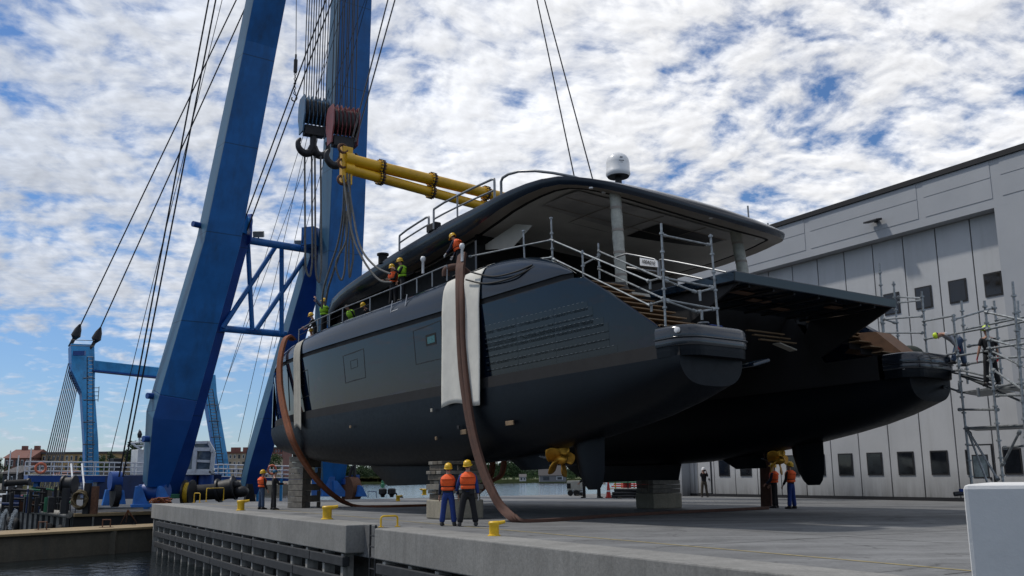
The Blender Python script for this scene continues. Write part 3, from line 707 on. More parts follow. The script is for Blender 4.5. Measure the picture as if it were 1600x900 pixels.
# rows: right end x, top and bottom at the right end, slope
rowsd=[(915,470,484),(922,478,494),(922,491,505),(938,495,509),(945,503,518),(945,516,531),(945,528,542),(957,538,549)]
for (xr,yt,yb_) in rowsd:
    sl=(yt-470)*-.00068+.245
    xs=[xr]+[x for x in(862,803,752) if x<xr]
    for x1,x0 in zip(xs,xs[1:]):
        f=lambda x,y:y+(xr-x)*sl
        patch('solar_panel',[(x0+1.2,f(x0,yt)),(x1,f(x1,yt)),(x1,f(x1,yb_-.3)),(x0+.8,f(x0,yb_-.3))],ms,.003)
    m=MB();x=754.
    while x<xr-4:
        p=onside(YB(x,yt+(xr-x)*sl,0),.006);q=onside(YB(x+3.6,yt+(xr-x-3.6)*sl,0),.006);m.add([p,q,q+V3((0,0,.009)),p+V3((0,0,.009))],[(0,1,2,3)]);x+=7.2
    m.build('stitching',m_dash,yacht,local=True)
# bridge deck, cockpit floor, aft bulkhead
m=MB();m.hexa([V3((2.5,5.6,.85)),V3((10.6,5.6,.85)),V3((10.6,26,1.1)),V3((2.5,26,1.1))],[V3((2.5,4.4,2.55)),V3((10.6,4.4,2.55)),V3((10.6,27.3,3.0)),V3((2.5,27.3,3.0))]);m.build('bridge_deck',m_dark,yacht,local=True)
m=MB();m.box((6.55,10,2.62),(11.6,11,.1));m.build('cockpit_floor',m_cream,yacht,local=True)  # out of view; cream chosen to bounce light up onto the soffit
m=MB();m.box((6.55,18.0,3.30),(11.2,13.5,.1));m.build('side_deck',m_dark,yacht,local=True)
m=MB();m.box((6.55,27,2.7),(8.2,1.6,.9));m.build('bow_beam',m_bulw,yacht,local=True,bevel=.2)
m=MB();m.box((7.4,11.9,4.3),(10.8,.12,3.9));m.build('aft_bulkhead',m_gl,yacht,local=True)
m=MB();m.box((6.5,8.2,2.95),(3.2,1.6,.6));m.build('cockpit_furniture',m_dark,yacht,local=True,bevel=.05)
# superstructure roof
RC=7.0
RT=[(4.3,6.24),(4.8,6.43),(5.5,6.63),(6.4,6.78),(8.0,6.78),(9.5,6.75),(11,6.77),(13,6.80),(15,6.75),(17,6.62),(19,6.42),(21,6.18),(23,5.98),(24.5,5.74),(25.6,5.3),(26.6,4.6),(27.2,4.1)]
HWT=[(9.2,6.0),(12,5.75),(15,5.5),(18,5.4),(21,5.35),(23,5.2),(25,4.8),(26.2,4.2),(27.2,3.0)]
def rhw(a):
    if a<9.2:
        t=min(1,(9.2-a)/4.9);return 6.0*max(0,1-t**3.2)**(1/3.2)
    return smooth_tab(HWT,a)
AR=[4.3,4.305,4.33,4.38,4.46,4.6,4.8,5.05,5.35,5.7,6.2,6.8,7.5,8.3,9.2,10,11,12,13,14.5,16,17.5,19,20.5,22,23,24,25,25.8,26.5,27.2]
def rz_(a,b): return smooth_tab(RT,a)-.045*(b-.8)
def rpt(a,u,dz=0): # u -1..1 across
    b=RC+u*rhw(a);return V3((b,a,rz_(a,b)+dz))
us=[-1+2*k/16 for k in range(17)]
def crown(u,a): 
    return .22*(1-abs(u)**2.2)*min(1,(rhw(a)/5)**1)
m=MB()
m.grid([[rpt(a,u,crown(u,a)-.02*(abs(u)>.99)) for u in us] for a in AR])
m.build('roof_shell',m_roof,yacht,smooth=45,local=True)
RIM_=lambda a:lerp_tab([(6,.26),(9,.42),(12,.66),(16,.74),(21,.62),(25,.4)],a)
m=MB()
ringO=[(a,-1) for a in AR[::-1]]+[(a,1) for a in AR]
def rimrow(a,s):
    q=rpt(a,s,-.02);n=V3((s,0,0))
    if a<9.2:
        t=(9.2-a)/4.9;n=V3((s*rhw(a)/6.0,-t**2.2,0)).normalized()
    rim=RIM_(a)
    return [q,q+n*.03+V3((0,0,-.06)),q-n*(.02+max(0,rim-.3)*.3)+V3((0,0,-rim*.7)),q-n*(.06+max(0,rim-.3)*.7)+V3((0,0,-rim))]
m.grid([rimrow(a,s) for a,s in ringO]);m.build('roof_rim',m_roof,yacht,smooth=60,local=True)
# soffit: margin ring then the inner panel
def inset(a,s,d):
    hw=rhw(a);aa=a
    return None
def offs(d,dz):
    pts=[]
    for a,s in ringO:
        rim=RIM_(a);q=rpt(a,s,-.02-rim);n=V3((s,0,0))
        if a<9.2:
            t=(9.2-a)/4.9;n=V3((s*rhw(a)/6.0,-t**2.2,0)).normalized()
        pts.append(q-n*(d+max(0,rim-.3)*.7)+V3((0,0,dz)))
    return pts
e0_=offs(.06,0);e1_=offs(.62,.04);e2_=offs(.70,.03)
nk=[i for i,(a,s) in enumerate(ringO) if a<19]
sub=lambda e:[e[i] for i in nk]
m=MB();m.grid([sub(e0_),sub(e1_)]);m.build('soffit_margin',m_soffm,yacht,smooth=60,local=True)
m=MB();m.grid([sub(e1_),sub(offs(.70,.12)),sub(offs(.76,.03))]);m.build('soffit_groove',m_black,yacht,local=True)
inn=sub(offs(.76,.03));h=len(inn)//2
m=MB();L=inn[:h];Rr=inn[h:][::-1]
m.grid([[l.lerp(r,k/8)+V3((0,0,.05*math.sin(math.pi*k/8))) for k in range(9)] for l,r in zip(L,Rr)]);m.build('soffit',m_soff,yacht,smooth=60,local=True)
# darker recessed ceiling field with battens
def ceilq(b0,b1,a0,a1,dz,name,mat):
    m=MB();m.grid([[V3((b,a,rz_(a,b)-.30+dz)) for b in [b0+(b1-b0)*k/8 for k in range(9)]] for a in [a0+(a1-a0)*k/6 for k in range(7)]]);return m.build(name,mat,yacht,local=True)
ceilq(2.3,10.6,6.2,10.3,-.03,'ceiling_panel',m_ceil)
ceilq(2.6,6.3,9.0,14,-.06,'ceiling_panel',m_dark)
ceilq(7.0,10.4,7.0,9.3,-.06,'ceiling_panel',m_dark)
for a in(7.0,8.1,9.2):
    m=MB();m.tube([V3((b,a,rz_(a,b)-.35)) for b in(2.4,4.5,6.5,8.5,10.5)],.018,4);m.build('ceiling_batten',m_soffm,yacht,local=True)
for b in(4.2,6.4,8.6):
    m=MB();m.tube([V3((b,a,rz_(a,b)-.35)) for a in(6.3,7.5,9,10.2)],.018,4);m.build('ceiling_batten',m_soffm,yacht,local=True)
for x,y in((924,310),(944,317),(1182,376),(1110,334)):
    q=YZ(x,y,5.85);q.z=rz_(q.y,q.x)-.36;m=MB();m.lathe([(0,0),(.07,0),(.07,.04),(0,.04)],q,12);m.build('ceiling_light',m_white,yacht,local=True)
# side glazing and coamings under the roof
gl=[a for a in AR if a>11.5]
for s in(-1,1):
    m=MB();rows=[]
    for a in gl:
        q=rpt(a,s,-.05-RIM_(a));ins=1.5 if a<20 else 1.5-(a-20)*.12
        x=q.x-s*ins;x=max(2.1,min(11.6,x)) if a<24 else x
        rows.append([V3((x-s*.05,a,2.9)),V3((x+s*0.06,a,3.9)),V3((q.x-s*(ins-.35),a,q.z+.12))])
    m.grid(rows);m.build('side_glazing',m_black,yacht,smooth=30,local=True)
# dark coaming line drawn along the cabin side
m=MB();m.grid([[V3((1.62,a,2.95)),V3((1.55,a,3.9+.1*math.sin(a)))] for a in(11.6,13,15,18,20)]);m.build('cabin_coaming',m_bulw,yacht,local=True,smooth=1)
# pale inner panel seen under the side of the roof
m=MB();c=[(745,391),(800,388),(832,352),(806,350)];m.add([YB(x,y,2.4) for x,y in c],[(0,1,2,3)]);m.build('unpainted_panel',m_cream,yacht,local=True)
# columns under the roof
for x0,y0,x1,y1,r in((962,322,970,428,.19),(1150,372,1160,420,.21)):
    top=YZ(x0,y0,5.75);top.z=rz_(top.y,top.x)-.32
    b=V3((top.x,top.y,2.6))
    q=YB(x1,y1,top.x);d=(q-top);b=top+d*((2.6-top.z)/d.z)
    m=MB();n=14
    pts=[top.lerp(b,k/n) for k in range(n+1)];m.tube(pts,[r*(1+.06*math.sin(k*2.3)) for k in range(n+1)],14);cl=m.build('roof_column',m_wrap,yacht,smooth=60,local=True)
    for k in range(2,n,3):
        m=MB();m.tube([pts[k]+V3((0,0,.05)),pts[k]-V3((0,0,.03))],r*1.06,14);m.build('wrap_band',m_soffm,cl,local=True,smooth=60)
# handrails on the roof
def onroof(a,b,dz): 
    u=(b-RC)/rhw(a);return V3((b,a,rz_(a,b)+crown(u,a)+dz))
def roofrail(ab,h,name='roof_rail',r=.045,low=True,posts=()):
    m=MB();top=[onroof(a,b,h) for a,b in ab]
    a0,b0=ab[0];a1,b1=ab[-1]
    m.tube([onroof(a0,b0,-.05),onroof(a0,b0,h-.12),onroof(a0,b0,h-.03).lerp(top[1],.02)]+top[1:-1]+[onroof(a1,b1,h-.03).lerp(top[-2],.02),onroof(a1,b1,h-.12),onroof(a1,b1,-.05)],r,8);o=m.build(name,m_inox,yacht,smooth=60,local=True)
    if low:
        m=MB();m.tube([onroof(a,b,h*.45) for a,b in ab],r*.8,8);m.build('mid_rail',m_inox,o,smooth=60,local=True)
    for a,b in posts:
        m=MB();m.tube([onroof(a,b,-.05),onroof(a,b,h)],r*.8,8);m.build('rail_post',m_inox,o,local=True)
roofrail([(16.9,1.55),(16.2,1.5),(15.3,1.45),(14.5,1.4),(14.3,1.4)],.62)
roofrail([(13.85,1.35),(13,1.3),(12,1.25),(10.8,1.2),(9.7,1.2),(9.5,1.2)],.80,posts=[(12,1.25)])
m=MB();pp=[(9.1,1.2,-.05),(9.1,1.2,.55),(9.0,1.2,.66),(8.7,1.22,.70),(8.2,1.3,.66),(7.5,1.5,.5),(6.9,1.8,.30),(6.4,2.3,.12),(6.1,2.8,-.05)]
m.tube([onroof(*p) for p in pp],.05,8);m.build('roof_rail',m_inox,yacht,smooth=60,local=True)
# air vent and mast stubs on the roof
q=onroof(18.6,1.7,0);m=MB();m.lathe([(0,-.1),(.2,-.1),(.2,.28),(.26,.28),(.26,.36),(0,.38)],q,16);m.build('roof_vent',m_black,yacht,local=True,smooth=1)
m=MB();m.box(onroof(14.1,1.5,.1),(.3,.7,.34));m.build('vent_cowl',m_black,yacht,local=True,bevel=.06)
for x,y,h in((1169,330,.62),(1199,340,.16),(1092,308,.08)):
    q=YA(x,y,5.6);q.z=rz_(5.6,q.x)+.0;m=MB();m.tube([q,q+V3((0,0,h+.15))],.035,6);m.build('antenna',m_inox,yacht,local=True)
# radar dome
q=YA(966,276,8.2);rd=MB()
q=V3((q.x,8.2,q.z+.0))
rd.lathe([(r*1.16,z*1.12) for r,z in [(.0,.0),(.36,.0),(.40,.06),(.40,.16),(.385,.18),(.385,.46),(.36,.60),(.30,.71),(.2,.79),(.1,.825),(0,.835)]],q,28);dome=rd.build('radar_dome',m_white,yacht,smooth=50,local=True)
m=MB();m.lathe([(0,-.03),(.40,-.03),(.43,.03),(0,.03)],q,24);m.build('dome_base',m_dark,dome,local=True)
m=MB();m.tube([q+V3((0,0,-.5)),q],.13,12);m.build('dome_pedestal',m_dark,dome,local=True)
# small mark on the dome (two short lines of print)
for z,wd,hh in((.60,.13,.05),(.48,.24,.035),(.42,.12,.02)):
    m=MB();dirv=(YI.to_3x3()@(CP-YM@q));th0=math.atan2(dirv.y,dirv.x)+.35
    rr=.447 if z<.5 else .436
    n=max(3,int(wd/.035))
    for k in range(n):
        th=th0+(k-n/2)*.035/rr*1.0;t2=th+.024/rr
        p=lambda t,zz_:q+V3((rr*1.012*math.cos(t),rr*1.012*math.sin(t),zz_))
        m.add([p(th,z),p(t2,z),p(t2,z+hh),p(th,z+hh)],[(0,1,2,3)])
    m.build('dome_print',m_navyc,dome,local=True)
# raised transom platform between the hulls
zs=2.50
m=MB();m.hexa([V3((2.8,.30,zs-.30)),V3((10.75,.30,zs-.30)),V3((10.75,3.6,zs-.22)),V3((2.8,3.6,zs-.22))],[V3((2.78,.26,zs)),V3((10.77,.26,zs)),V3((10.77,3.7,zs)),V3((2.78,3.7,zs))]);pl=m.build('lifting_platform',m_bulw,yacht,local=True,bevel=.03)
for b in(3.0,10.5):
    m=MB();m.prism([V3((b,.34,zs-.3)),V3((b,3.5,zs-.25)),V3((b,4.2,.9)),V3((b,3.1,.95))],(.09,0,0));m.build('platform_bracket',m_dark,pl,local=True)
for k in range(7):
    b=3.6+k*1.05;m=MB();m.box((b+.2*math.sin(k*3.),1.9,zs-.335),(.08,2.9,.06));m.build('platform_joist',m_dark,pl,local=True)
for k in range(4):
    m=MB();m.box((3.9+random.random()*.3+k*1.6,1.2+.55*(k%3),zs-.33),(.9,.28,.03));m.build('platform_board',m_brownw,pl,local=True)
# inside the garage: pale planks and oddments
for k in range(3):
    m=MB();m.box((7.9+.3*k,3.4,1.62-.13*k),(1.9,.12,.04));m.build('garage_plank',m_tan,yacht,local=True)
m=MB();m.box((8.6,3.2,1.15),(.9,.3,.04),Matrix.Rotation(.2,3,'Y'));m.build('garage_panel',m_cream,yacht,local=True)
m=MB();m.box((6.6,3.6,1.3),(.45,.2,.18));m.build('garage_fitting',m_wrap,yacht,local=True)
# inner folding fin by the near transom
m=MB();m.box((3.15,.1,-.12),(.75,.5,.1),Matrix.Rotation(-.25,3,'Y'));m.build('transom_fin',m_bulw,yacht,local=True,bevel=.03)
# brown cover and dark buoy on the far stern
m=MB();m.prism([YB(x,y,11.4) for x,y in((1320,552),(1345,520),(1368,518),(1432,568))],V3((.9,0,0)));m.build('wooden_cover',m_brownw,yacht,local=True)
# bulwark guard rail with stanchions, near side
gr=[(24.3,.42),(22,.3),(19.5,.28),(17,.26),(14.5,.26),(12.2,.26),(11.2,.26)]
m=MB();m.tube([V3((b,a,tz(a)+.47)) for a,b in gr],.03,8);rl=m.build('guard_rail',m_inox,yacht,smooth=60,local=True)
m=MB();m.tube([V3((b,a,tz(a)+.2)) for a,b in gr[:4]],.012,6);m.build('lower_wire',m_wire,rl,local=True)
for a,b in gr+[(20.8,.29),(13.3,.26)]:
    m=MB();m.tube([V3((b,a,tz(a)-.1)),V3((b,a,tz(a)+.49))],.028,6);m.build('stanchion',m_inox,rl,local=True)
for x,y,a in((661,405,13.6),(722,385,11.1)):
    q=YB(x,y,.34);m=MB();m.lathe([(0,-.55),(.05,-.55),(.05,-.1),(.09,-.06),(.1,.03),(.07,.1),(0,.12)],q,12);m.build('wrapped_post',m_white,yacht,local=True,smooth=60)
# cockpit railing at the stern with rounded corners
def rrail(px,b,name='stern_rail'):
    m=MB();m.tube([YB(x,y,b) for x,y in px],.03,8);return m.build(name,m_inox,yacht,smooth=60,local=True)
rrail([(962,402),(979,396.5),(1000,400.5),(1022,405),(1026,408),(1027.5,413),(1029,437)],2.2)
rrail([(980,418),(1000,421),(1026,424)],2.2)
rrail([(1032,436),(1030,410),(1031,406),(1035,405.5),(1060,410),(1100,418),(1135,425.5)],2.5)
rrail([(1038,424),(1070,430),(1098,436)],2.5)
# capping strip and cable tray on the aft bulwark
m=MB();m.tube([YB(x,y,.42) for x,y in((803,426),(830,417),(856,412),(866,414))],.03,6);m.build('cable_tray',m_cream,yacht,local=True)
# foot of the anchor rope coil on the near platform: winch head
q=V3((1.35,.25,.72));m=MB();m.lathe([(0,0),(.1,0),(.08,.1),(.16,.14),(.16,.17),(0,.18)],q,14);m.build('platform_cleat',m_inox,yacht,local=True,smooth=1)
m=MB();m.box((1.7,.2,.78),(.5,.25,.1));m.build('folded_tarp',m_bluec,yacht,local=True,bevel=.04)
YW_=lambda v:YM@V3(v)
def spline(pts,n=8):
    pts=[V3(p) for p in pts];out=[]
    for i in range(len(pts)-1):
        p0=pts[max(i-1,0)];p1=pts[i];p2=pts[i+1];p3=pts[min(i+2,len(pts)-1)]
        for k in range(n):
            t=k/n;out.append(.5*((2*p1)+(p2-p0)*t+(2*p0-5*p1+4*p2-p3)*t*t+(3*p1-p0-3*p2+p3)*t**3))
    out.append(pts[-1]);return out
# ---------------------------------------------------------------- protective cloths on the hull
def hull_out(a,z):
    if z<.17:
        if z<-.05:
            zb=zbt(a);s=min(.999,max(0,-(z+.06)/zb));t=math.asin(s**(1/.92));return 1.3-(1.3-bo(a)*.97)*math.cos(t)**.62
        return bo(a)+.0
    if z<GZ1:return bo(a)+.215*(1-z/2.7)
    zt=tz(a)-.02;f=min(1,(z-GZ1)/max(.05,zt-GZ1));s=1-(1-f)**(1/1.6);return bo(a)+.015+.5*s**2.4
def cloth(a_top0,a_top1,a_bot0,a_bot1,z_bot,label,name='protective_cloth',mat=None):
    rows=[];n=30
    for i in range(n+1):
        s=i/n;row=[]
        for j in range(25):
            u=j/24;a=(a_top0+(a_top1-a_top0)*u)*(1-s)+(a_bot0+(a_bot1-a_bot0)*u)*s
            if s<.10: # the flap turned over the top of the bulwark
                zt=tz(a);k=s/.10;z=zt+.03;b=bo(a)+.72-.2*k
            else:
                k=(s-.10)/.90;z=(tz(a)-.02)*(1-k)+(z_bot+.10*math.sin(u*5))*k;b=hull_out(a,z)-.035
                q_=max(0,min(1,(3.35-z)/.8));q_=q_*q_*(3-2*q_);b=b*(1-q_)+(bo(a)*.97-.045)*q_
            b-=.012*math.sin(u*13+s*2)*(.3+s*.7)+.008*math.sin(s*9+u*5)+.004*random.random()
            row.append(YW_((b-.0,a,z)))
        rows.append(row)
    m=MB();m.grid(rows);o=m.build(name,mat or m_cloth,smooth=80);s_=o.modifiers.new('thick','SOLIDIFY');s_.thickness=.01
    return tag(o,label,'cloth','white cloths between slings and hull')
def Yb(x,y,b):return YB(x,y,b)
tA=[YB(x,y,.05) for x,y in((752,415),(694,430),(754,632),(694,636))]
cloth(tA[1].y,tA[0].y,tA[3].y,tA[2].y,-.55,'large white canvas draped over the hull side under the rear brown sling')
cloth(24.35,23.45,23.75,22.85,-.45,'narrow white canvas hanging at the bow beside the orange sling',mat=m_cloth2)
# ---------------------------------------------------------------- slings
def band(pts,wd,th,wdir,mat,parent,name='strap'):
    pts=spline(pts,8);rows=[]
    for i,p in enumerate(pts):
        d=(pts[min(i+1,len(pts)-1)]-pts[max(i-1,0)]).normalized();w_=V3(wdir(i/(len(pts)-1)));w_=(w_-d*w_.dot(d)).normalized();n=d.cross(w_)
        rows.append([p-w_*wd/2-n*th/2,p-w_*wd/4-n*th*.75,p+w_*wd/4-n*th*.75,p+w_*wd/2-n*th/2,p+w_*wd/2+n*th/2,p-w_*wd/2+n*th/2])
    m=MB();m.loft(rows);return m.build(name,mat,parent,smooth=50)
t=empty('lifting_sling',YW_((0,10,4)),'brown double webbing sling hung over the white canvas amidships','sling','lifting slings under the hull')
def pYB(l):return [YW_(YB(x,y,b)) for x,y,b in l]
gA=G(800,815);gB=G(1198,793)
for k,dx in((0,-6),(1,6)):
    l=pYB([(722,398,.62),(720,412,.40),(719,425,.2),(719,470,-.08),(721,540,-.08),(726,600,-.10),(737,670,-.12),(753,730,-.12),(771,772,-.12),(786,795,-.1)])
    l+= [G(806,811,.10),G(832,813.5,.05),G(880,811,.05),G(960,805,.05),G(1080,799,.05),G(1196,793.5,.06)]
    l=[p+U*(.12 if k else -.12)*(1 if i<6 else .8 if i<8 else .6) for i,p in enumerate(l)]
    band(l,.215,.09,lambda s:U,m_sling,t)
l=[G(1196,794,.06)+V3((0,0,0))]
u0=YI@gB
l=[gB+V3((0,0,.03)),gB+V3((.05,.05,1.2)),gB+V3((.1,.1,2.6)),gB+V3((.15,.1,4.4))]
for k in(-1,1):
    band([p+U*k*.13 for p in l],.27,.09,lambda s:U,m_sling,t)
m=MB();m.tube(spline([YW_((.30,11.35,4.2)),YW_((.32,11.3,4.45)),YW_((.6,11.0,4.5)),YW_((.9,10.8,4.25))],6),.14,10);m.build('sling_eye',m_sling,t,smooth=1)
t=empty('lifting_sling',YW_((0,24,3)),'orange brown webbing sling looped over the bow with its slack on the quay','sling','lifting slings under the hull')
for k,off in((0,-.12),(1,.13)):
    l=pYB([(458,531,1.1),(451,526,.8),(444,534,.55),(438,560,.30),(437,590,.18),(440,620,.1),(447,655,.02),(458,690,.05)])
    g0=YW_(YB(458,690,.05));g1=G(556,790,.05)
    for x,y,f in((478,726,.25),(502,757,.55),(530,780,.82)):
        D=g0.y+(g1.y-g0.y)*f;l.append(P(x,y,D))
    l+=[g1,G(600,791,.05),G(660,789.5,.05),G(715,788,.05)]
    l=[p+U*off*(1 if i<11 else .6)+V3((0,0,.0)) for i,p in enumerate(l)]
    band(l,.26,.10,lambda s:(U if s<.75 else V3((-.4,.9,0))),m_slingo,t)
# slack loops coming up behind
t2=t
for x1,y1,x2,y2,x3,y3 in((712,790,748,765,771,727),(722,787,766,757,789,722)):
    g=G(x1,y1,.06);D=g.y
    band([g,P(x2-22,y2+15,D+.5),P(x2,y2-4,D+1),P(x3-5,y3+18,D+1.4),P(x3,y3-20,D+1.6),P(x3+2,y3-60,D+1.6)],.3,.1,lambda s:V3((.7,-.5,0)),m_slingo,t2)
# black ropes trailing over the cloth
for k,pp in enumerate([[(735,425),(770,432),(805,425),(832,414)],[(728,437),(760,443),(800,434),(836,416)]]):
    m=MB();m.tube(spline([YW_(YB(x,y,.12 if y<420 else -.06)) for x,y in pp]),.03,6)
    tag(m.build('black_rope',m_ropeblk,smooth=1),['black rope sagging across the top of the white canvas, upper one','black rope sagging across the top of the white canvas, lower one'][k],'rope')
# ---------------------------------------------------------------- spreader beam
S0=P(549,256,39.2)
t=empty('spreader_beam',S0,'yellow double pipe spreader beam hanging across the yacht','spreader beam')
S0=P(549,250,39.2);S0b=P(549,266,39.2);Ls=11.2
Vh=V3((V.x,V.y,0)).normalized()
VS1=(P(772,305,S0.y+4.7)-S0).normalized();VS2=(P(742,319,S0.y+4.2)-S0b).normalized();VS=VS1
segs=[0,1.45,4.15,7.2,Ls]
for s,r,VS in((S0,.255,VS1),(S0b,.22,VS2)):
    for a,b in zip(segs,segs[1:]):
        m=MB();m.tube([s+VS*(a+.03),s+VS*(b-.03)],r,24);m.build('pipe',m_yel,t,smooth=50)
for a in segs[1:-1]:
    for s,r,VS in((S0,.255,VS1),(S0b,.22,VS2)):
        for o_ in(-.09,.03):
            m=MB();m.tube([s+VS*(a+o_),s+VS*(a+o_+.06)],r+.09,24);fl=m.build('flange',m_rust if o_>0 else m_yel,t,smooth=30)
        e=VS.cross(V3((0,0,1))).normalized();g=e.cross(VS)
        m=MB()
        for k in range(14):
            c=s+VS*a+(e*math.cos(k*.449)+g*math.sin(k*.449))*(r+.075);m.tube([c-VS*.13,c+VS*.13],.028,6)
        m.build('flange_bolts',m_iron,fl)
m=MB();VS=VS1;m.tube([S0-VS*.35,S0+VS*.05],.30,20);m.tube([S0b-VS*.35,S0b+VS*.05],.28,20);m.build('end_cap',m_yel,t,smooth=40)
m=MB();c=(S0+S0b)/2-VS*.25;m.beam(c+V3((0,0,.75)),c-V3((0,0,.95)),.3,.5,ref=VS);m.build('end_lug',m_yel,t,bevel=.04)
for z in(.62,-.05,-.8):
    m=MB();m.ring(c+V3((-.12,-.2,z)),.2,.06,axis=(.6,-.8,.2));m.build('shackle',m_rust,t,smooth=1)
# ---------------------------------------------------------------- hook blocks
def hook_block(px,py,D,label,mat,twin,ang,h=2.2):
    c=P(px,py,D);t=empty('hook_block',c,label,'hook block')
    X=V3((math.cos(ang),math.sin(ang),0));Yv=V3((-math.sin(ang),math.cos(ang),0));Z=V3((0,0,1))
    wd=1.35
    def plate(x,th,mt,nm,r=.78,dn=-1.15):
        m=MB();pts=[]
        for y,z in((-.45,.95),(.45,.95),(.72,.55),(.72,-.25),(.48,-.75),(.42,dn),(-.42,dn),(-.48,-.75),(-.72,-.25),(-.72,.55)):pts.append(c+X*x+Yv*y*r/.78*.95+Z*z)
        m.prism(pts,X*th);return m.build(nm,mt,t,bevel=.03)
    for x in(-.72,.64):plate(x,.08,mat,'side_plate')
    n=6
    for k in range(n):
        x=-.58+k*.215
        m=MB();m.tube([c+X*x+Z*.15,c+X*(x+.12)+Z*.15],.66,24);m.build('sheave',m_iron,t,smooth=40)
        if k: plate(x-.085,.05,mat,'divider',.72,-.45)
    m=MB();m.beam(c+X*-.55-Z*.95,c+X*.55-Z*.95,.5,.55);m.build('crosshead',m_iron,t,bevel=.03)
    m=MB();m.tube([c-Z*.9,c-Z*1.85],.19,14);sh=m.build('shank',m_iron,t,smooth=50)
    zc=-2.05
    for sgn in((-1,1)):
        pts=[c+Z*(zc+.2),c+X*.18*sgn+Z*(zc-.12),c+X*.48*sgn+Z*(zc-.2),c+X*.76*sgn+Z*(zc+.02),c+X*.84*sgn+Z*(zc+.34),c+X*.74*sgn+Z*(zc+.55),c+X*.68*sgn+Z*(zc+.60)]
        m=MB();m.tube(spline(pts,5),[.24-.19*(i/30)**1.5 for i in range(31)],12);m.build('hook',m_iron,t,smooth=60)
    return c,X,Yv
DB=49
cb,Xb,Yb_=hook_block(491,180,DB,'dark blue hook block with an empty double hook','' or m_bblock,True,R(28))
cr,Xr,Yr_=hook_block(536,196,47,'maroon hook block holding the yellow spreader beam',m_rblock,True,R(28))
# chain hook
t=empty('chain_hook',P(462,120,46),'small dark chain and hook hanging beside the blue block','chain hook')
c=P(462.5,85,46)
m=MB();m.tube([c,c-V3((0,0,.3))],.05,8);m.build('swivel',m_iron,t)
m=MB();m.tube([c-V3((0,0,.3)),c-V3((0,0,1.0))],.10,10);m.build('weight',m_iron,t,smooth=1)
for k in range(9):
    m=MB();p=c-V3((0,0,1.1+k*.13));m.ring(p,.055,.022,10,6,axis=(1,0,0) if k%2 else (0,1,0));m.build('link',m_iron,t,smooth=1)
p=c-V3((0,0,2.25));m=MB();m.tube(spline([p+V3((0,0,.05)),p+V3((.1,0,-.05)),p+V3((.13,0,-.2)),p+V3((0,0,-.33)),p+V3((-.13,0,-.25)),p+V3((-.12,0,-.12))],4),.035,8);m.build('hook',m_iron,t,smooth=1)
# ---------------------------------------------------------------- wires
def wire(pts,r,label,cat='steel wire',group=None,mat=None,name='steel_wire',n=5):
    m=MB();m.tube(pts,r,n);return tag(m.build(name,mat or m_wire,smooth=1),label,cat,group)
up=V3((0,0,52))
for k in range(10):
    x=-.62+.137*k;c=cb+Xb*x+Yb_*(.5 if k%2 else -.5)+V3((0,0,.3))
    wire([c,c+up],.03,'vertical hoist wire running up from the blue hook block','hoist wire','hoist wires of the blue block',name='hoist_wire')
for k in range(10):
    x=-.62+.137*k;c=cr+Xr*x+Yr_*(.5 if k%2 else -.5)+V3((0,0,.3))
    wire([c,c+up],.03,'vertical hoist wire running up from the maroon hook block','hoist wire','hoist wires of the maroon block',name='hoist_wire')
def ext(x0,y0,D0,x1,y1,D1,f): # straight run carried on beyond the second point
    a=P(x0,y0,D0);b=P(x1,y1,D1);return [a,a+(b-a)*f]
wire(ext(462.5,85,46,463,0,46.2,3),.02,'thin wire carrying the small chain hook',name='hoist_wire',cat='hoist wire')
g='sling wires to the spreader beam'
wire(ext(551,215,40,606,0,41.5,2.2),.035,'steel wire rising from the near end of the yellow beam, inner one','sling wire',g,name='sling_wire')
wire(ext(555,222,40,617,0,41.5,2.2),.035,'steel wire rising from the near end of the yellow beam, outer one','sling wire',g,name='sling_wire')
wire(ext(897,275,45,839,0,45.5,2.2),.035,'steel wire rising behind the yacht roof, steeper one','sling wire',g,name='sling_wire')
wire(ext(926,280,45,851,0,45.5,2.2),.035,'steel wire rising behind the yacht roof, flatter one','sling wire',g,name='sling_wire')
g='stay wires of the crane'
wire(ext(120,520,84,369,0,74,2.0),.06,'stay wire from the outer lug of the rear gantry tower','stay wire',g,name='stay_wire')
wire(ext(151,525,84,384,10,74,2.0),.06,'stay wire from the inner lug of the rear gantry tower','stay wire',g,name='stay_wire')
for x0,y0,x1,k,l in((186,745,326,.055,'thick dark stay wire rising from the deck sheave by the front leg, first of two'),(192,745,337,.055,'thick dark stay wire rising from the deck sheave by the front leg, second of two'),(170,722,347,.025,'thin stay wire rising from the deck beside the two thick stays')):
    wire(ext(x0,y0,64,x1,0,58,2.0),k,l,'stay wire',g,name='stay_wire')
for x0,y0,x1,r,l in((376,360,509,.05,'dark stay wire crossing behind the blue block, first of a pair'),(386,360,519,.05,'dark stay wire crossing behind the blue block, second of a pair'),(352,600,454,.02,'thin wire between the two crane legs running past the upper truss lamp'),(338,645,440,.02,'thin wire dropping through the truss towards the control cabin'),(372,690,456,.02,'thin wire dropping through the middle of the truss'),(377,745,473,.02,'thin wire dropping to the barge by the inner strut')):
    D0=70 if y0>400 else 62
    x_top=x1 if y0<400 else x1
    if y0<400: wire(ext(x0,y0,D0,x1,0,58,1.9),r,l,'stay wire',g,name='stay_wire')
    else: wire(ext(x0,y0,72,x_top,320,66,2.6),r,l,'stay wire',g,name='stay_wire')
wire(ext(428,544,70,520,200,62,1.6),.02,'thin wire beside the inner strut with small spacer rungs','stay wire',g,name='stay_wire')
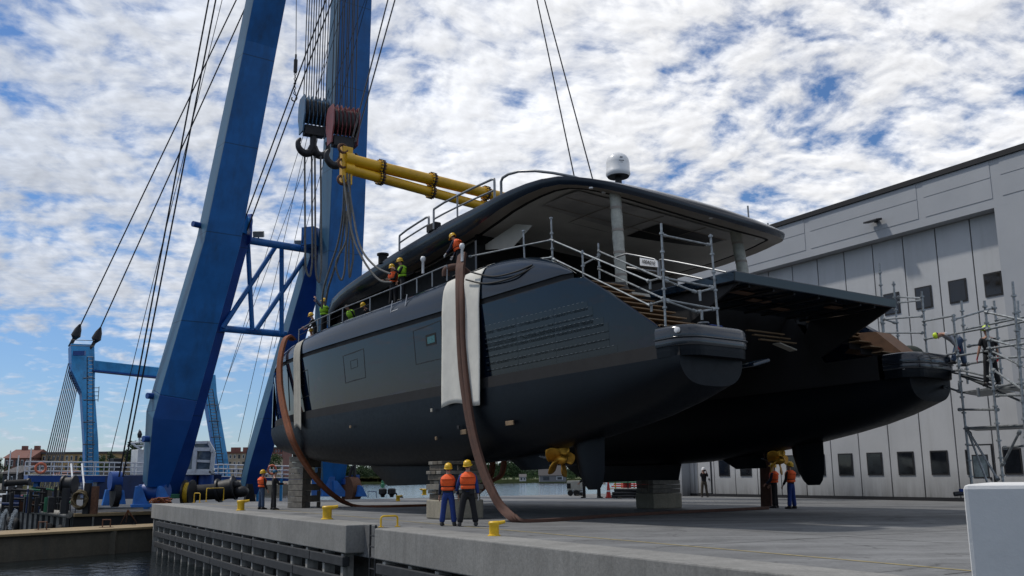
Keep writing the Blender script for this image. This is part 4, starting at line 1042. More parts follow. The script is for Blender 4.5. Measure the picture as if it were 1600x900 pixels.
# looped grey slings on the blue hook
hk=cb+V3((0,0,-2.15))
for k,(x0,x1,yb,l) in enumerate(((476,487,432,'grey rope sling hanging in a long loop from the blue hook, outer one'),(492,501,441,'grey rope sling hanging in a long loop from the blue hook, inner one'))):
    a=P(x0,244,DB);b=P(x1,244,DB);lo=P((x0+x1)/2+2,yb,DB)
    xa=P(x0+1,yb-30,DB);xb=P(x1+1,yb-30,DB)
    m=MB();m.tube(spline([a,a.lerp(xa,.5),xa,P(x0+3,yb-8,DB),lo,P(x1-1,yb-8,DB),xb,xb.lerp(b,.5),b],6),.052,8);tag(m.build('rope_sling',m_rope,smooth=1),l,'rope sling','grey rope slings')
for k,(pp,l) in enumerate([
 ([(538,268),(536,330),(528,380),(515,420),(505,455),(503,482)],'grey rope sling reaching down to the workers on the bow deck'),
 ([(540,270),(538,340),(532,390),(521,425),(513,450),(508,478)],'second grey rope sling reaching down to the bow deck'),
 ([(541,270),(543,330),(541,375),(525,410),(532,437),(538,425),(541,380),(540,330)],'grey rope sling hanging in a loose loop below the beam end'),
 ([(546,272),(548,340),(545,390),(546,432),(549,420),(552,395),(548,350),(545,300)],'narrow loop of grey rope sling below the beam end'),
 ([(535,262),(541,310),(552,370),(570,410),(592,437),(612,441)],'grey rope sling slanting to the pair of deck workers, lower one'),
 ([(541,264),(551,330),(563,385),(585,415),(610,428)],'grey rope sling slanting to the pair of deck workers, upper one')]):
    D0=39;D1={0:41,1:41,2:39.5,3:39.5,4:36.2,5:36.2}[k]
    n=len(pp);m=MB();m.tube(spline([P(x,y,D0+(D1-D0)*i/(n-1)) for i,(x,y) in enumerate(pp)],6),.043,8)
    tag(m.build('rope_sling',m_rope,smooth=1),l,'rope sling','grey rope slings')
# ---------------------------------------------------------------- scaffold on the near stern
def clamp(m,p,r=.05):m.box(p,(r*2,r*2,r*1.6))
class Scaf:
    k=1.0
    def __init__(s,label,loc):s.t=empty('scaffold',loc,label,'scaffold')
    def pole(s,a,b,nm='standard',r=.03,cups=.5):
        a=V3(a);b=V3(b);r*=s.k;m=MB();m.tube([a,b],r,8)
        n=int((b-a).length/cups)
        for k in range(1,n+1):
            p=a.lerp(b,k*cups/(b-a).length);d=(b-a).normalized();m.tube([p-d*.025,p+d*.025],r*2.0,8)
        return m.build(nm,m_steel,s.t,smooth=40)
    def bar(s,a,b,nm='ledger',r=.027):
        r*=s.k;m=MB();m.tube([a,b],r,8);d=(V3(b)-V3(a)).normalized()
        for p,q in((V3(a),d),(V3(b),-d)):m.tube([p+q*.02,p+q*.13],r*1.7,8)
        return m.build(nm,m_steel,s.t,smooth=40)
S=Scaf('silver tube scaffold guarding the near stern stairs',YW_((.8,1,.7)))
yb=lambda x,y,b:YW_(YB(x,y,b))
o,i_=.55,2.15
mp=YZ(1040,509,.72);mb=mp.x
S.pole(yb(1040,510,mb),yb(1033,349,mb));
p2=YZ(1122,511,.72);S.pole(yb(1122.5,511,p2.x),yb(1110,366,p2.x))
S.pole(yb(863.7,413,o),yb(861,340,o));S.pole(yb(819.7,407,o),yb(817.8,360,o))
S.pole(yb(911.5,436,o),yb(910,391,o),cups=.4);S.pole(yb(937,436,i_),yb(934.7,380,i_),cups=.4)
for a,b in [((862,375),(1016,440)),((864,404),(1017,478)),((733,401),(863,374.5)),((826,406),(864,402))]:
    S.bar(yb(*a,o),yb(*b,o),'guard_rail')
for a,b in [((935,392),(1036,436)),((935,420),(1037,467))]:S.bar(yb(*a,i_),yb(*b,mb),'guard_rail')
for a,b in [((1033.5,367),(1111,383)),((1037,434),(1115,449)),((1038,468),(1119,483))]:S.bar(yb(*a,mb),yb(*b,p2.x))
for a,ba,b,bb in [((1012,440),o,(1037,433),mb),((1016,476),o,(1038,469),mb),((911,413),o,(936,400),i_),((1037,437),mb,(1089,457),p2.x-.6),((1038,469),mb,(1089,487),p2.x-.6),((1089,457),p2.x-.6,(1116,450),p2.x),((1089,487),p2.x-.6,(1119,483),p2.x)]:
    S.bar(yb(*a,ba),yb(*b,bb),'brace')
for x,y in((1016,443),(1018,478)):S.pole(yb(x,y+9,o),yb(x-.5,y-6,o),'spigot',.035,9)
for x,y in((1094,464),(1097,494)):S.pole(yb(x,y+6,p2.x-.6),yb(x-.5,y-9,p2.x-.6),'spigot',.035,9)
# sign on the stern rail
t=empty('notice_board',yb(1013,410,2.1),'white board with the black code 100A01E on the stern rail','sign')
q=[YB(999.5,402.5,2.12),YB(1026.5,407.2,2.12),YB(1027.5,417.5,2.12),YB(1000,414.5,2.12)]
m=MB();m.prism([YW_(p) for p in q],V*.03);m.build('board',m_white,t)
def text(body,size,mw,mat,parent,name='lettering',sx=1):
    c=bpy.data.curves.new(name,'FONT');c.body=body;c.size=size;c.align_x='CENTER';c.align_y='CENTER';c.extrude=.002
    tmp=bpy.data.objects.new(name,c);col.objects.link(tmp)
    dg=bpy.context.evaluated_depsgraph_get();me=bpy.data.meshes.new_from_object(tmp.evaluated_get(dg));bpy.data.objects.remove(tmp)
    me.materials.clear();me.materials.append(mat);o=bpy.data.objects.new(name,me);col.objects.link(o)
    o.parent=parent;o.matrix_parent_inverse=worldm(parent).inverted();o.matrix_world=mw
    o.matrix_basis=mw
    return o
ctr=YW_(sum(q,V3())/4)-V*.012;ex=(YW_(q[1])-YW_(q[0]));wl=ex.length;ex.normalize();ey=(YW_(q[0])-YW_(q[3]));hl=ey.length;ey.normalize();ez=ex.cross(ey).normalized();ey=ez.cross(ex)
text('100A01E',hl*.68,Matrix(((ex.x,ey.x,ez.x,ctr.x),(ex.y,ey.y,ez.y,ctr.y),(ex.z,ey.z,ez.z,ctr.z),(0,0,0,1))),m_black,t)
# ---------------------------------------------------------------- scaffold at the far stern
FD=[31.5,29.2]
S=Scaf('tall silver scaffold tower beside the far stern carrying two workers',G(1525,770));S.k=1.3
def fp(x,y,D):return P(x,y,D)
DA=32.5;DBk=33.5
# poles along the stern (px top, px bottom)
for a,b,D in [((1374,411),(1384,566),36.0),((1396,440),(1406,565),36),((1440,455),(1452,596),33.0),((1375,484),(1386,566),35)]:
    S.pole(fp(*b,D),fp(*a,D))
PD=30.5
def gp(x,D): return None
pole_xy=[((1489,492),(1520,770),PD),((1538,470),(1569,770),28.2),((1523,640),(1528,600),31)]
for a,b,D in pole_xy[:2]:
    S.pole(fp(*b,D),fp(*a,D),r=.03)
S.pole(P(1610,770,26.6),P(1582,440,26.6));S.pole(P(1566,600,30.8),P(1553,470,30.8))
br=[((1406,465),36,(1442,466),33),((1383,500),36,(1441,496),33),((1341,520),36,(1374,514),36),((1391,526),36,(1444,521),33),
((1440,468),33,(1489,494),30.5)]
for a,Da,b,Db in [((1404,464),36,(1441,466),33),((1404,473),36,(1441,469),33),((1380,499),36,(1442,494),33),((1378,520),36,(1442,520),33),((1400,505),36,(1376,497),36),
 ((1442,502),33,(1491,493),30.5),((1445,530),33,(1543,512),28.2),((1450,561),33,(1496,551),30.5),((1496,556),30.5,(1548,548),28.2),
 ((1453,587),33,(1500,578),30.5),((1500,578),30.5,(1551,590),28.2),
 ((1539,487),28.2,(1612,503),26.6),((1541,515),28.2,(1625,497),26.2),((1543,545),28.2,(1625,533),26.2),((1508,515),31,(1625,490),27.5),((1512,541),31,(1625,524),27.5),((1512,569),31,(1548,563),28.2),
 ((1551,577),28.2,(1625,628),26.2),((1546,547),28.2,(1625,585),26.2),((1556,604),28.2,(1625,595),26.2),((1536,545),29,(1551,565),28.2),
 ((1508,669),30.5,(1625,663),27),((1556,618),28.2,(1625,617),26.2)]:
    S.bar(fp(*a,Da),fp(*b,Db))
for a,Da,b,Db in [((1545,530),28.2,(1625,551),26.2),((1549,560),28.2,(1625,556),26.2),((1510,590),30.5,(1625,640),27),((1498,640),30.5,(1560,640),28.4),((1456,575),32.8,(1500,565),30.8),((1568,700),28.2,(1625,694),26.4),((1488,500),30.5,(1555,480),30.8),((1556,500),30.8,(1612,494),28)]:
    S.bar(fp(*a,Da),fp(*b,Db))
S.pole(P(1596,620,27.5),P(1590,470,27.5));S.pole(P(1512,600,32),P(1502,470,32))
for a,Da,b,Db in [((1510,668),30.5,(1547,765),29.5),((1514,675),30.4,(1560,750),28.4),((1566,727),28.2,(1594,673),27),((1475,604),31.5,(1500,612),30.5)]:
    S.bar(fp(*a,Da),fp(*b,Db),'brace')
def sdeck(q,th=.05,nm='scaffold_deck'):
    m=MB();m.prism(q,V3((0,0,-th)));return m.build(nm,m_steel,S.t)
def platform(x0,y0,D0,x1,y1,D1,wv,nm='scaffold_deck'):
    a=fp(x0,y0,D0);b=fp(x1,y1,D1);return sdeck([a,b,b+wv,a+wv],.06,nm)
platform(1450,573,33,1553,594,28.4,V3((.55,.6,0)));platform(1500,586,31,1546,600,28.6,V3((.6,.6,0)))
platform(1504,612,30.6,1556,604,28.4,V3((1.3,1.4,0)));platform(1556,605,28.4,1640,600,26.0,V3((1.2,1.0,0)))
platform(1510,668,30.4,1640,662,26.6,V3((.9,1.2,0)))
for x,y,D in((1499,598,30.5),(1528,606,29.5)):
    m=MB();p=fp(x,y,D);m.tube([p,p-V3((0,0,.28))],.05,10);m.build('spigot',m_steel,S.t)
# little feet under the tower
for a,b,D in pole_xy[:2]:
    p=fp(*b,D);m=MB();m.tube([p,V3((p.x,p.y,.02))],.028,8);m.build('base_jack',m_steel,S.t);m=MB();m.box((p.x,p.y,.015),(.18,.18,.02));m.build('base_plate',m_steel,S.t)
p=P(1610,770,26.6);m=MB();m.tube([p,V3((p.x,p.y,.02))],.028,8);m.build('base_jack',m_steel,S.t)
# small clutter at that scaffold
q=P(1420,556,34.2);m=MB();m.ball(q,(.55,.45,.38),16,10);tag(m.build('fender_buoy',M('dark_green_fender',(.015,.022,.014),.7),smooth=1),'round dark fender lying on the far stern','fender')
t=empty('clamp_lamp',P(1494,769,31),'small grey and blue clamp fitting sticking out behind the pale block','fitting')
m=MB();m.tube([P(1491,772,29),P(1512,770,29)],.07,10);m.build('body',m_iron,t,smooth=1);m=MB();m.box(P(1503,766,29),(.14,.1,.08));m.build('grip',m_bluec,t)
# ---------------------------------------------------------------- floating crane on its barge
VH=V3((V.x,V.y,0)).normalized();UH=V3((U.x,U.y,0)).normalized();ZU=V3((0,0,1))
ZD=-.72
C0=G(115,802,ZD)
def BW(v,u,z=0):return C0+VH*v+UH*u+V3((0,0,z))       # barge frame
def BL(x,y,D): p=P(x,y,D)-C0;return p.dot(VH),p.dot(UH),p.z-ZD
crane=empty('crane_barge',BW(10,15),'blue sheerleg crane barge with two tall legs and a white control cabin','crane barge')
def cb_(mb,name,mat,parent=None,smooth=None,bevel=0):return mb.build(name,mat,parent or crane,smooth=smooth,bevel=bevel)
BWd,BLn=27,46
m=MB();m.hexa([BW(0,0,-3),BW(BWd,0,-3),BW(BWd,BLn,-3),BW(0,BLn,-3)],[BW(0,0,-.12),BW(BWd,0,-.12),BW(BWd,BLn,-.12),BW(0,BLn,-.12)]);cb_(m,'pontoon',m_dark)
m=MB();m.hexa([BW(0,0,-.118),BW(BWd,0,-.118),BW(BWd,BLn,-.118),BW(0,BLn,-.118)],[BW(0,0,0),BW(BWd,0,0),BW(BWd,BLn,0),BW(0,BLn,0)]);cb_(m,'deck',m_dark)
m=MB();m.beam(BW(0,-.1,-.12),BW(BWd,-.1,-.12),.2,.22);cb_(m,'rubbing_timber',m_ocher,bevel=.03)
m=MB();m.tube([BW(-.22,0.2,-.1),BW(-.22,BLn,-.1)],.22,10);cb_(m,'fender_pipe',m_pile,smooth=1)
for k in range(26):
    m=MB();p=BW(-.16,.6+k*.95,-.3);m.beam(p,p+V3((0,0,-2.2)),.16+.1*random.random(),.2);cb_(m,'fender_post',m_pile if k%2 else m_dark)
for k in range(6):
    m=MB();p=BW(1.2+k*2.6,-.06,-.25);m.beam(p,p+V3((0,0,-1.4)),.1,.08);cb_(m,'hull_rib',m_pile if k%3==0 else m_dark)
# deck bulwark pipe rail
for z in(.5,.95):
    m=MB();m.tube([BW(.15,.2,z),BW(.15,22,z)],.03,6);cb_(m,'deck_rail',m_iron)
for k in range(16):
    m=MB();m.tube([BW(.15,.3+k*1.4,0),BW(.15,.3+k*1.4,.98)],.03,6);cb_(m,'rail_post',m_iron)
# legs
DL1,DL2=64,70.5
def leg(base,px,D,top,px2,name):pass
def boxbeam(secs,name,mat,mat2,parent=crane):
    # secs: (centre, width along VH, depth along UH-ish normal)
    rings=[]
    for i,(c,wv,wu) in enumerate(secs):
        d=(secs[min(i+1,len(secs)-1)][0]-secs[max(i-1,0)][0]).normalized();e=(VH-d*VH.dot(d)).normalized();g=d.cross(e)
        rings.append([c-e*wv/2-g*wu/2,c+e*wv/2-g*wu/2,c+e*wv/2+g*wu/2,c-e*wv/2+g*wu/2])
    m=MB();m.loft(rings)
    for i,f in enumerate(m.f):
        if i<(len(rings)-1)*4 and i%4==3:m.m[i]=1  # left face takes mat2: on legs and struts a blue lightened for sunlight
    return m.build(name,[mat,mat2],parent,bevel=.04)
b1=P(243,757,DL1);k1=P(264,650,DL1-1.2)
top1=P(414,0,58);far1=P(452,-190,55.6)
w_=2.95
boxbeam([(b1,1.4,1.2),(k1,2.5,1.75),(k1.lerp(P(341,380,61),.12),2.5,1.75)],'leg_foot',m_foot,m_bluelit)
l1=boxbeam([(k1.lerp(P(341,380,61),.121),2.5,1.75),(P(341,380,61),2.4,1.7),(P(402,70,58.6),2.15,1.6),(P(472,-290,54),2.0,1.5)],'front_leg',m_blue,m_bluelit)
b2=P(515,765,DL2)
l2=boxbeam([(b2,1.5,1.3),(P(520,650,69.5),2.75,1.9),(P(535,330,66),2.7,1.8),(P(549,0,62.5),2.45,1.6),(P(562,-290,59),2.3,1.5)],'rear_leg',m_blue,m_bluelit)
for x,y,D in((311,352,60.6),(234,686,62.4),(240,619,62.2)):
    m=MB();p=P(x,y,D);m.tube([p+V3((.25,.3,0)),p+V3((-.28,-.4,0))],.2,12);cb_(m,'leg_lug',m_blued,l1,smooth=1)
# struts with hubs
def strut(px0,px1,D0,D1,nm):
    a=P(*px0,D0);b=P(*px1,D1)
    return boxbeam([(a,1.1,1.0),(a.lerp(b,.12),1.5,1.15),(b,1.5,1.15)],nm,m_blued,m_bluelit),a,b
s1,a1,h1=strut((264,768),(372,362),69,64,'back_strut')
s2,a2,h2=strut((388,768),(499,385),73.5,68,'back_strut')
for h,s,px in((h1,s1,(373,352)),(h2,s2,(501,378))):
    c=P(px[0],px[1],h.y-.2)
    for k in(-.62,.62):
        m=MB();e=VH*k;m.prism([c+e+UH*-.75+ZU*-1.2,c+e+UH*.7+ZU*-1.5,c+e+UH*.75+ZU*.6,c+e+UH*.2+ZU*.95,c+e+UH*-.6+ZU*.8],VH*.12);cb_(m,'hinge_plate',m_blued,s,bevel=.03)
    m=MB();m.tube([c-VH*.75+ZU*.3,c+VH*.85+ZU*.3],.42,18);cb_(m,'hinge_pin',m_bluel,s,smooth=1)
    m=MB();m.beam(c-VH*1.6-UH*1.2,c+VH*.2,1.0,1.3);cb_(m,'hinge_arm',m_blue,s)
# truss between the struts
T=lambda x,y,f:P(x,y,64+4*f)
A=T(379,374,.02);B=T(500,393,.98);C=T(346,512,.0);D=T(448,522,.95)
tr=MB();
def tm(a,b,r):
    m=MB();m.tube([a,b],r,12);return cb_(m,'truss_member',m_blue,smooth=1)
tm(A,B,.27);tm(P(345,513,65.5),P(452,523,69.5),.25)
for a,b in [((387,377),(394,514)),((440,386),(440,522)),((430,386),(348,512)),((481,397),(400,516))]:
    f=lambda x:64.2+4.4*(x-345)/150
    tm(P(a[0],a[1],f(a[0])),P(b[0],b[1],f(b[0])+1.0),.17)
for x,y,f in((404,366,.2),(469,380,.75)):
    c=T(x,y,f);l=empty('flood_lamp',c,'flood lamp on the truss chord, '+('the one by the front leg' if x<430 else 'the one by the rear leg'),'flood lamp','flood lamps on the crane truss')
    m=MB();m.box(c,(.75,.3,.42),Matrix.Rotation(.35,3,'X'));m.build('lamp_head',m_lampg,l,bevel=.03)
    m=MB();m.tube([c-ZU*.2,c-ZU*.55],.05);m.build('bracket',m_iron,l)
# rear gantry: two towers and a cross beam
DT=84
def sect(pts,name,mat):
    pass
def sect2(pts,name,mat):
    return boxbeam(pts,name,mat,mat)
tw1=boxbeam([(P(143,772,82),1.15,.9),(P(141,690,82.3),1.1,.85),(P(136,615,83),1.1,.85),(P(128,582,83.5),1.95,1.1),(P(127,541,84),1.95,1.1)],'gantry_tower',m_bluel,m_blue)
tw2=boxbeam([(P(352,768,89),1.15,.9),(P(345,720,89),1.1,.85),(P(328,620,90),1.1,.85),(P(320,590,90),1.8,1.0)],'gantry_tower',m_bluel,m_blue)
m=MB();m.beam(P(143,571,83.9),P(322,590,89.8),.9,.85);cb_(m,'gantry_beam',m_bluel,bevel=.05)
m=MB();m.beam(P(143,579.5,83.6),P(322,598,89.5),1.0,.12);cb_(m,'beam_flange',m_blued)
for tw,pa,pb,D in((tw1,(146,560),(146,765),82.0),(tw2,(331,610),(352,760),88)):
    off=V3((.15,-1.0,0))
    a=P(*pa,D)+off;b=P(*pb,D)+off
    for s in(-.25,.25):
        m=MB();m.tube([a+V3((s,0,0)),b+V3((s,0,0))],.04,5);cb_(m,'ladder_stile',m_iron,tw)
    n=34
    for k in range(n):
        p=a.lerp(b,k/(n-1));m=MB();m.tube([p-V3((.25,0,0)),p+V3((.25,0,0))],.025,4);cb_(m,'ladder_rung',m_iron,tw)
    for k in range(1,6):
        p=a.lerp(b,k/6);m=MB();m.tube([p+V3((-.4,0,0)),p+V3((-.35,-.5,0)),p+V3((.35,-.5,0)),p+V3((.4,0,0))],.04,5);cb_(m,'ladder_hoop',m_iron,tw)
for x,y in((119,523),(151,528)):
    p=P(x,y,84);m=MB();m.beam(p-ZU*1.1-V3((.5,0,0)),p,.3,.2);cb_(m,'stay_lug',m_iron,tw1);m=MB();m.lathe([(.1,-.5),(.42,-.1),(.30,.5),(.08,1.0)],p,10,axis=(.35,-.1,1));cb_(m,'socket',m_iron,tw1,smooth=1)
m=MB();p=P(124,552,82.6);m.box(p,(1.0,.3,.4));cb_(m,'head_grating',m_blued,tw1)
m=MB();
for z in(0,.5):m.tube([P(110,540,82.5)+ZU*z,P(147,541,82.5)+ZU*z],.03,5)
cb_(m,'head_rail',m_iron,tw1)
# small side cage on the tower
p=P(144,606,82.5)
for k in range(4):
    m=MB();m.tube([p-ZU*k*.35,p-ZU*k*.35+V3((.6,0,0))],.03,5);cb_(m,'cage_bar',m_iron,tw1)
m=MB();m.tube([p+V3((.6,0,.1)),p+V3((.6,0,-1.2))],.03,5);cb_(m,'cage_bar',m_iron,tw1)
for k in range(9):
    f=k/8;a=P(107+14*f,568+34*f,83.2);b=P(70+27*f,722+3*f,76);b=a+(b-a)*1.27
    m=MB();m.tube([a,b],.045,5);tag(m.build('luffing_wire',m_wire),'one of the parallel luffing wires fanning down from the rear tower head','luffing wire','luffing wires of the rear tower')
# catwalk with white railings
def pts(l):return [P(x,y,D) for x,y,D in l]
walk=[(46,742,70),(112,742.5,72),(225,743,76)]
m=MB();a,b=P(44,743,69),P(240,744,74);m.hexa([a-ZU*.45,b-ZU*.45,b-ZU*.45+UH*1.6,a-ZU*.45+UH*1.6],[a,b,b+UH*1.6,a+UH*1.6]);cw=cb_(m,'catwalk',m_blued)
c,d=P(340,745,78),P(470,748,78)
m=MB();m.hexa([c-ZU*.2,d-ZU*.2,d-ZU*.2+UH*1.6,c-ZU*.2+UH*1.6],[c,d,d+UH*1.6,c+UH*1.6]);cw2=cb_(m,'catwalk',m_blued)
def railing(a,b,hh,n,par,off=V3((0,0,0))):
    a=a+off;b=b+off
    for z in(hh,hh*.66,hh*.33,.03):
        m=MB();m.tube([a+ZU*z,b+ZU*z],.035,5);cb_(m,'handrail',m_whitep,par)
    for k in range(n+1):
        p=a.lerp(b,k/n);m=MB();m.tube([p,p+ZU*hh],.035,5);cb_(m,'rail_post',m_whitep,par)
railing(a,b,1.0,12,cw);railing(a,b,1.0,9,cw,UH*1.5);railing(c,d,1.0,9,cw2);railing(c,d,1.0,7,cw2,UH*1.5)
for x in(58,140,232):
    p=P(x,750,70);m=MB();m.beam(p,V3((p.x,p.y,ZD)),.35,.35);cb_(m,'catwalk_post',m_blue,cw)
for x in(395,404,440):
    p=P(x,748,78);m=MB();m.beam(p,V3((p.x,p.y,ZD)),.2,.2);cb_(m,'catwalk_post',m_bluel,cw2)
# stair down from the catwalk
for x0,x1 in((111,116),(128,133)):
    a_=P(x0,725,69.5);b_=P(x1,775,66);m=MB();m.tube([a_,b_],.06,6);cb_(m,'stair_rail',m_whitep,cw)
for k in range(7):
    a_=P(114,745+k*4.6,68.5-k*.35);b_=P(130,745.5+k*4.6,68.5-k*.35);m=MB();m.beam(a_,b_,.25,.05);cb_(m,'stair_step',m_navy,cw)
# lifebuoys
for x,y,D,l in((63,731.5,69.5,'orange lifebuoy on the barge rail near the fan of wires'),(424,734,77.5,'orange lifebuoy on the barge rail above the pair of workers')):
    m=MB();m.ring(P(x,y,D)-UH*.12,.34,.085,24,8,axis=UH);tag(m.build('lifebuoy',m_ringo,smooth=1),l,'lifebuoy')
# deck house block and winch frames
def bpix(x0,x1,y0,y1,D,dep,name,mat,parent=None,bevel=.03):
    a=P(x0,y1,D);b=P(x1,y1,D);t0=P((x0+x1)/2,y0,D);h=t0.z-a.z;b.z=a.z;dv=UH*dep
    m=MB();m.hexa([a,b,b+dv,a+dv],[a+ZU*h,b+ZU*h,b+ZU*h+dv,a+ZU*h+dv]);return cb_(m,name,mat,parent,bevel=bevel)
bpix(150,240,742.5,780,72,5,'machinery_house',m_navy);bpix(282,345,741,772,74,4,'machinery_house',m_navy)
# leg pivots: gussets
def gusset(px,D,nm='pivot_gusset'):
    q=[P(x,y,D) for x,y in px];m=MB();m.prism(q,UH*.35);return cb_(m,nm,m_base,bevel=.02)
gusset([(208,792),(213,760),(217,759),(222,761),(233,792)],63.4)
gusset([(244,790),(248,760),(252,759),(257,762),(270,789)],63.0)
gusset([(160,790),(166,765),(171,765),(171,790)],64.5);gusset([(187,788),(190,766),(194,766),(197,788)],64.5)
gusset([(206,793),(206,788),(262,787),(262,792)],63.2,'pivot_base')
m=MB();m.tube([P(226,768,64.2),P(262,768,64)],.55,16);cb_(m,'pivot_pin',m_blued,smooth=1)
bpix(224,262,757,783,64.3,1.4,'pivot_shoe',m_blued)
# deck sheave between the small gussets
m=MB();c=P(180,772,65);m.tube([c-VH*.2,c+VH*.2],.85,24);cb_(m,'deck_sheave',m_iron,smooth=40)
m=MB();c=P(180,752,65);m.tube([c-VH*.35,c+VH*.35],.65,20);cb_(m,'deck_sheave',m_blued,smooth=40)
# rear pivot beyond the quay
bpix(500,523,745,776,69.5,1.5,'pivot_shoe',m_base)
gusset([(524,776),(521,751),(527,751),(546,776)],69);gusset([(558,776),(562,758),(567,760),(574,776)],68)
gusset([(504,776),(505,766),(516,768),(522,776)],69)
m=MB();c=P(549,766,69);m.tube([c-VH*.35,c+VH*.35],.95,22);cb_(m,'deck_sheave',m_rust,smooth=40)
bpix(541,559,744,776,70,.4,'sheave_cheek',m_blued);bpix(538,545,748,757,69,.5,'sheave_lug',m_blued);bpix(553,562,742,752,69,.5,'sheave_lug',m_blued)
m=MB();m.tube([P(546,745,69),P(551,728,69)],.12,6);cb_(m,'sheave_wire',m_wire)
m=MB();m.tube([P(554,745,69),P(554,724,69)],.12,6);cb_(m,'sheave_wire',m_wire)
# control cabin
D=72
cab=bpix(286,334,733,741,D,3.2,'cabin_floor',m_whitep)
def cpt(x,y,d=0):return P(x,y,D)+UH*d
def fr(l,r=.14):
    m=MB()
    for p,q in zip(l,l[1:]):m.beam(p,q,r,r)
    return cb_(m,'cabin_frame',m_whitep,cab)
for d in(0,3):
    fr([cpt(284,739,d),cpt(284,702,d),cpt(330,702,d),cpt(334,706,d),cpt(330,739,d),cpt(284,739,d)],.26)
    fr([cpt(303,739,d),cpt(306,702,d)],.3);fr([cpt(305,720,d),cpt(328,721,d)],.18)
    fr([cpt(292,692,d),cpt(326,691,d),cpt(333,703,d)],.2);fr([cpt(304,702,d),cpt(300,692,d)],.2)
for x,y in((284,702),(330,702),(334,706),(330,739),(284,739),(292,692),(326,691)):fr([cpt(x,y,0),cpt(x,y,3)],.2)
m=MB();m.hexa([cpt(290,691),cpt(326,690.5),cpt(326,690.5,3.2),cpt(290,691,3.2)],[cpt(290,689.5),cpt(326,689),cpt(326,689,3.2),cpt(290,689.5,3.2)]);cb_(m,'cabin_roof',m_whitep,cab)
m=MB();m.add([cpt(286,738,.08),cpt(330,738,.08),cpt(330,703,.08),cpt(286,703,.08)],[(0,1,2,3)]);cb_(m,'cabin_window',m_paneg,cab)
m=MB();m.add([cpt(294,702,.05),cpt(331,702,.05),cpt(325,692,.05),cpt(293,693,.05)],[(0,1,2,3)]);cb_(m,'cabin_window',m_paneg,cab)
m=MB();m.add([cpt(331,738,.1),cpt(334,707,.1),cpt(334,707,3),cpt(331,738,3)],[(0,1,2,3)]);cb_(m,'cabin_window',m_paneg,cab)
m=MB();m.box(cpt(312,727,1.5),(.8,.8,1.2));cb_(m,'operator_seat',m_dark,cab)
for x in(296,322):
    c=P(x,752,73);m=MB();m.tube([c-ZU*.9,c+ZU*.45],.55,18);cb_(m,'cabin_pedestal',m_blued,cab,smooth=1)
m=MB();c=P(296,745,71);
m.box(P(288,697,71.6),(.5,.25,.3));cb_(m,'cabin_lamp',m_iron,cab)
# white mast and aft deckhouse
D=80
bpix(213,232,702,742,80,2,'wheelhouse',m_whitep)
for x0,y0,x1,y1 in((205,692,232,690),(205,692,222,704),(218,692,218,672),(226,690,226,704),(210,697,232,696)):
    m=MB();m.tube([P(x0,y0,79.5),P(x1,y1,79.5)],.09,6);cb_(m,'mast_frame',m_whitep)
m=MB();m.lathe([(0,0),(.16,0),(.2,.3),(.1,.55),(0,.6)],P(218,684,79.5),10);cb_(m,'mast_beacon',m_iron)
m=MB();m.tube([P(218,682,79.5),P(218,671,79.5)],.03,5);cb_(m,'mast_aerial',m_iron)
bpix(176,190,716,741,79,1.5,'exhaust_box',m_dark);
# winches and drums on deck
def drum(x0,y0,x1,y1,D,r,mat,nm='winch_drum'):
    a_,b_=P(x0,y0,D),P(x1,y1,D);m=MB();m.tube([a_,b_],r,20);o=cb_(m,nm,mat,smooth=40)
    d=(b_-a_).normalized()
    for p in(a_,b_):
        m=MB();m.tube([p-d*.06,p+d*.06],r*1.25,20);cb_(m,'drum_flange',m_iron,o,smooth=40)
    return o
drum(289,771,300,771,68,.75,m_yelp,'cable_reel');drum(302,770,340,768,70,.55,m_tyre);drum(342,767,366,762,70,.7,m_dark)
drum(10,755,45,753,66,.2,m_tyre,'hose_roll');drum(100,757,116,757,66,.5,m_dark)
bpix(255,285,772,779,68,2,'winch_bed',m_green);bpix(310,372,776,780,70,2,'winch_bed',m_navy)
for x,y,r in((268,764,.9),(276,769,.6),(262,772,.5),(376,768,.7),(368,758,.5)):
    m=MB();m.ball(P(x,y,70),(r*.9,r*.7,r*.6),10,7);cb_(m,'motor_housing',m_iron,smooth=1)
m=MB();m.prism([P(x,y,72) for x,y in((383,785),(388,756),(395,756),(400,785))],UH*.4);cb_(m,'strut_shoe',m_dark)
# cluttered machinery along the near side
random.seed(3)
for k in range(60):
    x=4+random.random()*112;D_=63+random.random()*7;p=G(x,797,ZD);p=P(x,780,D_);z0=ZD;hh=random.uniform(.3,1.7);wd=random.uniform(.15,.5)
    m=MB();
    if k%3==0:m.tube([V3((p.x,p.y,z0)),V3((p.x,p.y,z0+hh))],wd*.3,10)
    elif k%3==1:m.box((p.x,p.y,z0+hh/2),(wd,wd*.8,hh),Matrix.Rotation(R(36),3,'Z'))
    else:m.tube([V3((p.x-wd,p.y,z0+hh)),V3((p.x+wd,p.y+.3,z0+hh*.95))],.04+wd*.10,10)
    cb_(m,['vent_pipe','deck_locker','deck_pipe'][k%3],random.choice([m_dark,m_dark,m_iron,m_navy,m_tyre,m_green,m_rust]),smooth=40 if k%3!=1 else None,bevel=.02 if k%3==1 else 0)
for x,D_,h_ in((135,61,1.9),(147,61,1.7),(101,61.5,1.6)):
    p=P(x,795,D_);m=MB();m.beam(V3((p.x,p.y,ZD)),V3((p.x,p.y,ZD+h_)),.35,.35);cb_(m,'mooring_post',m_rust if x==147 else m_dark)
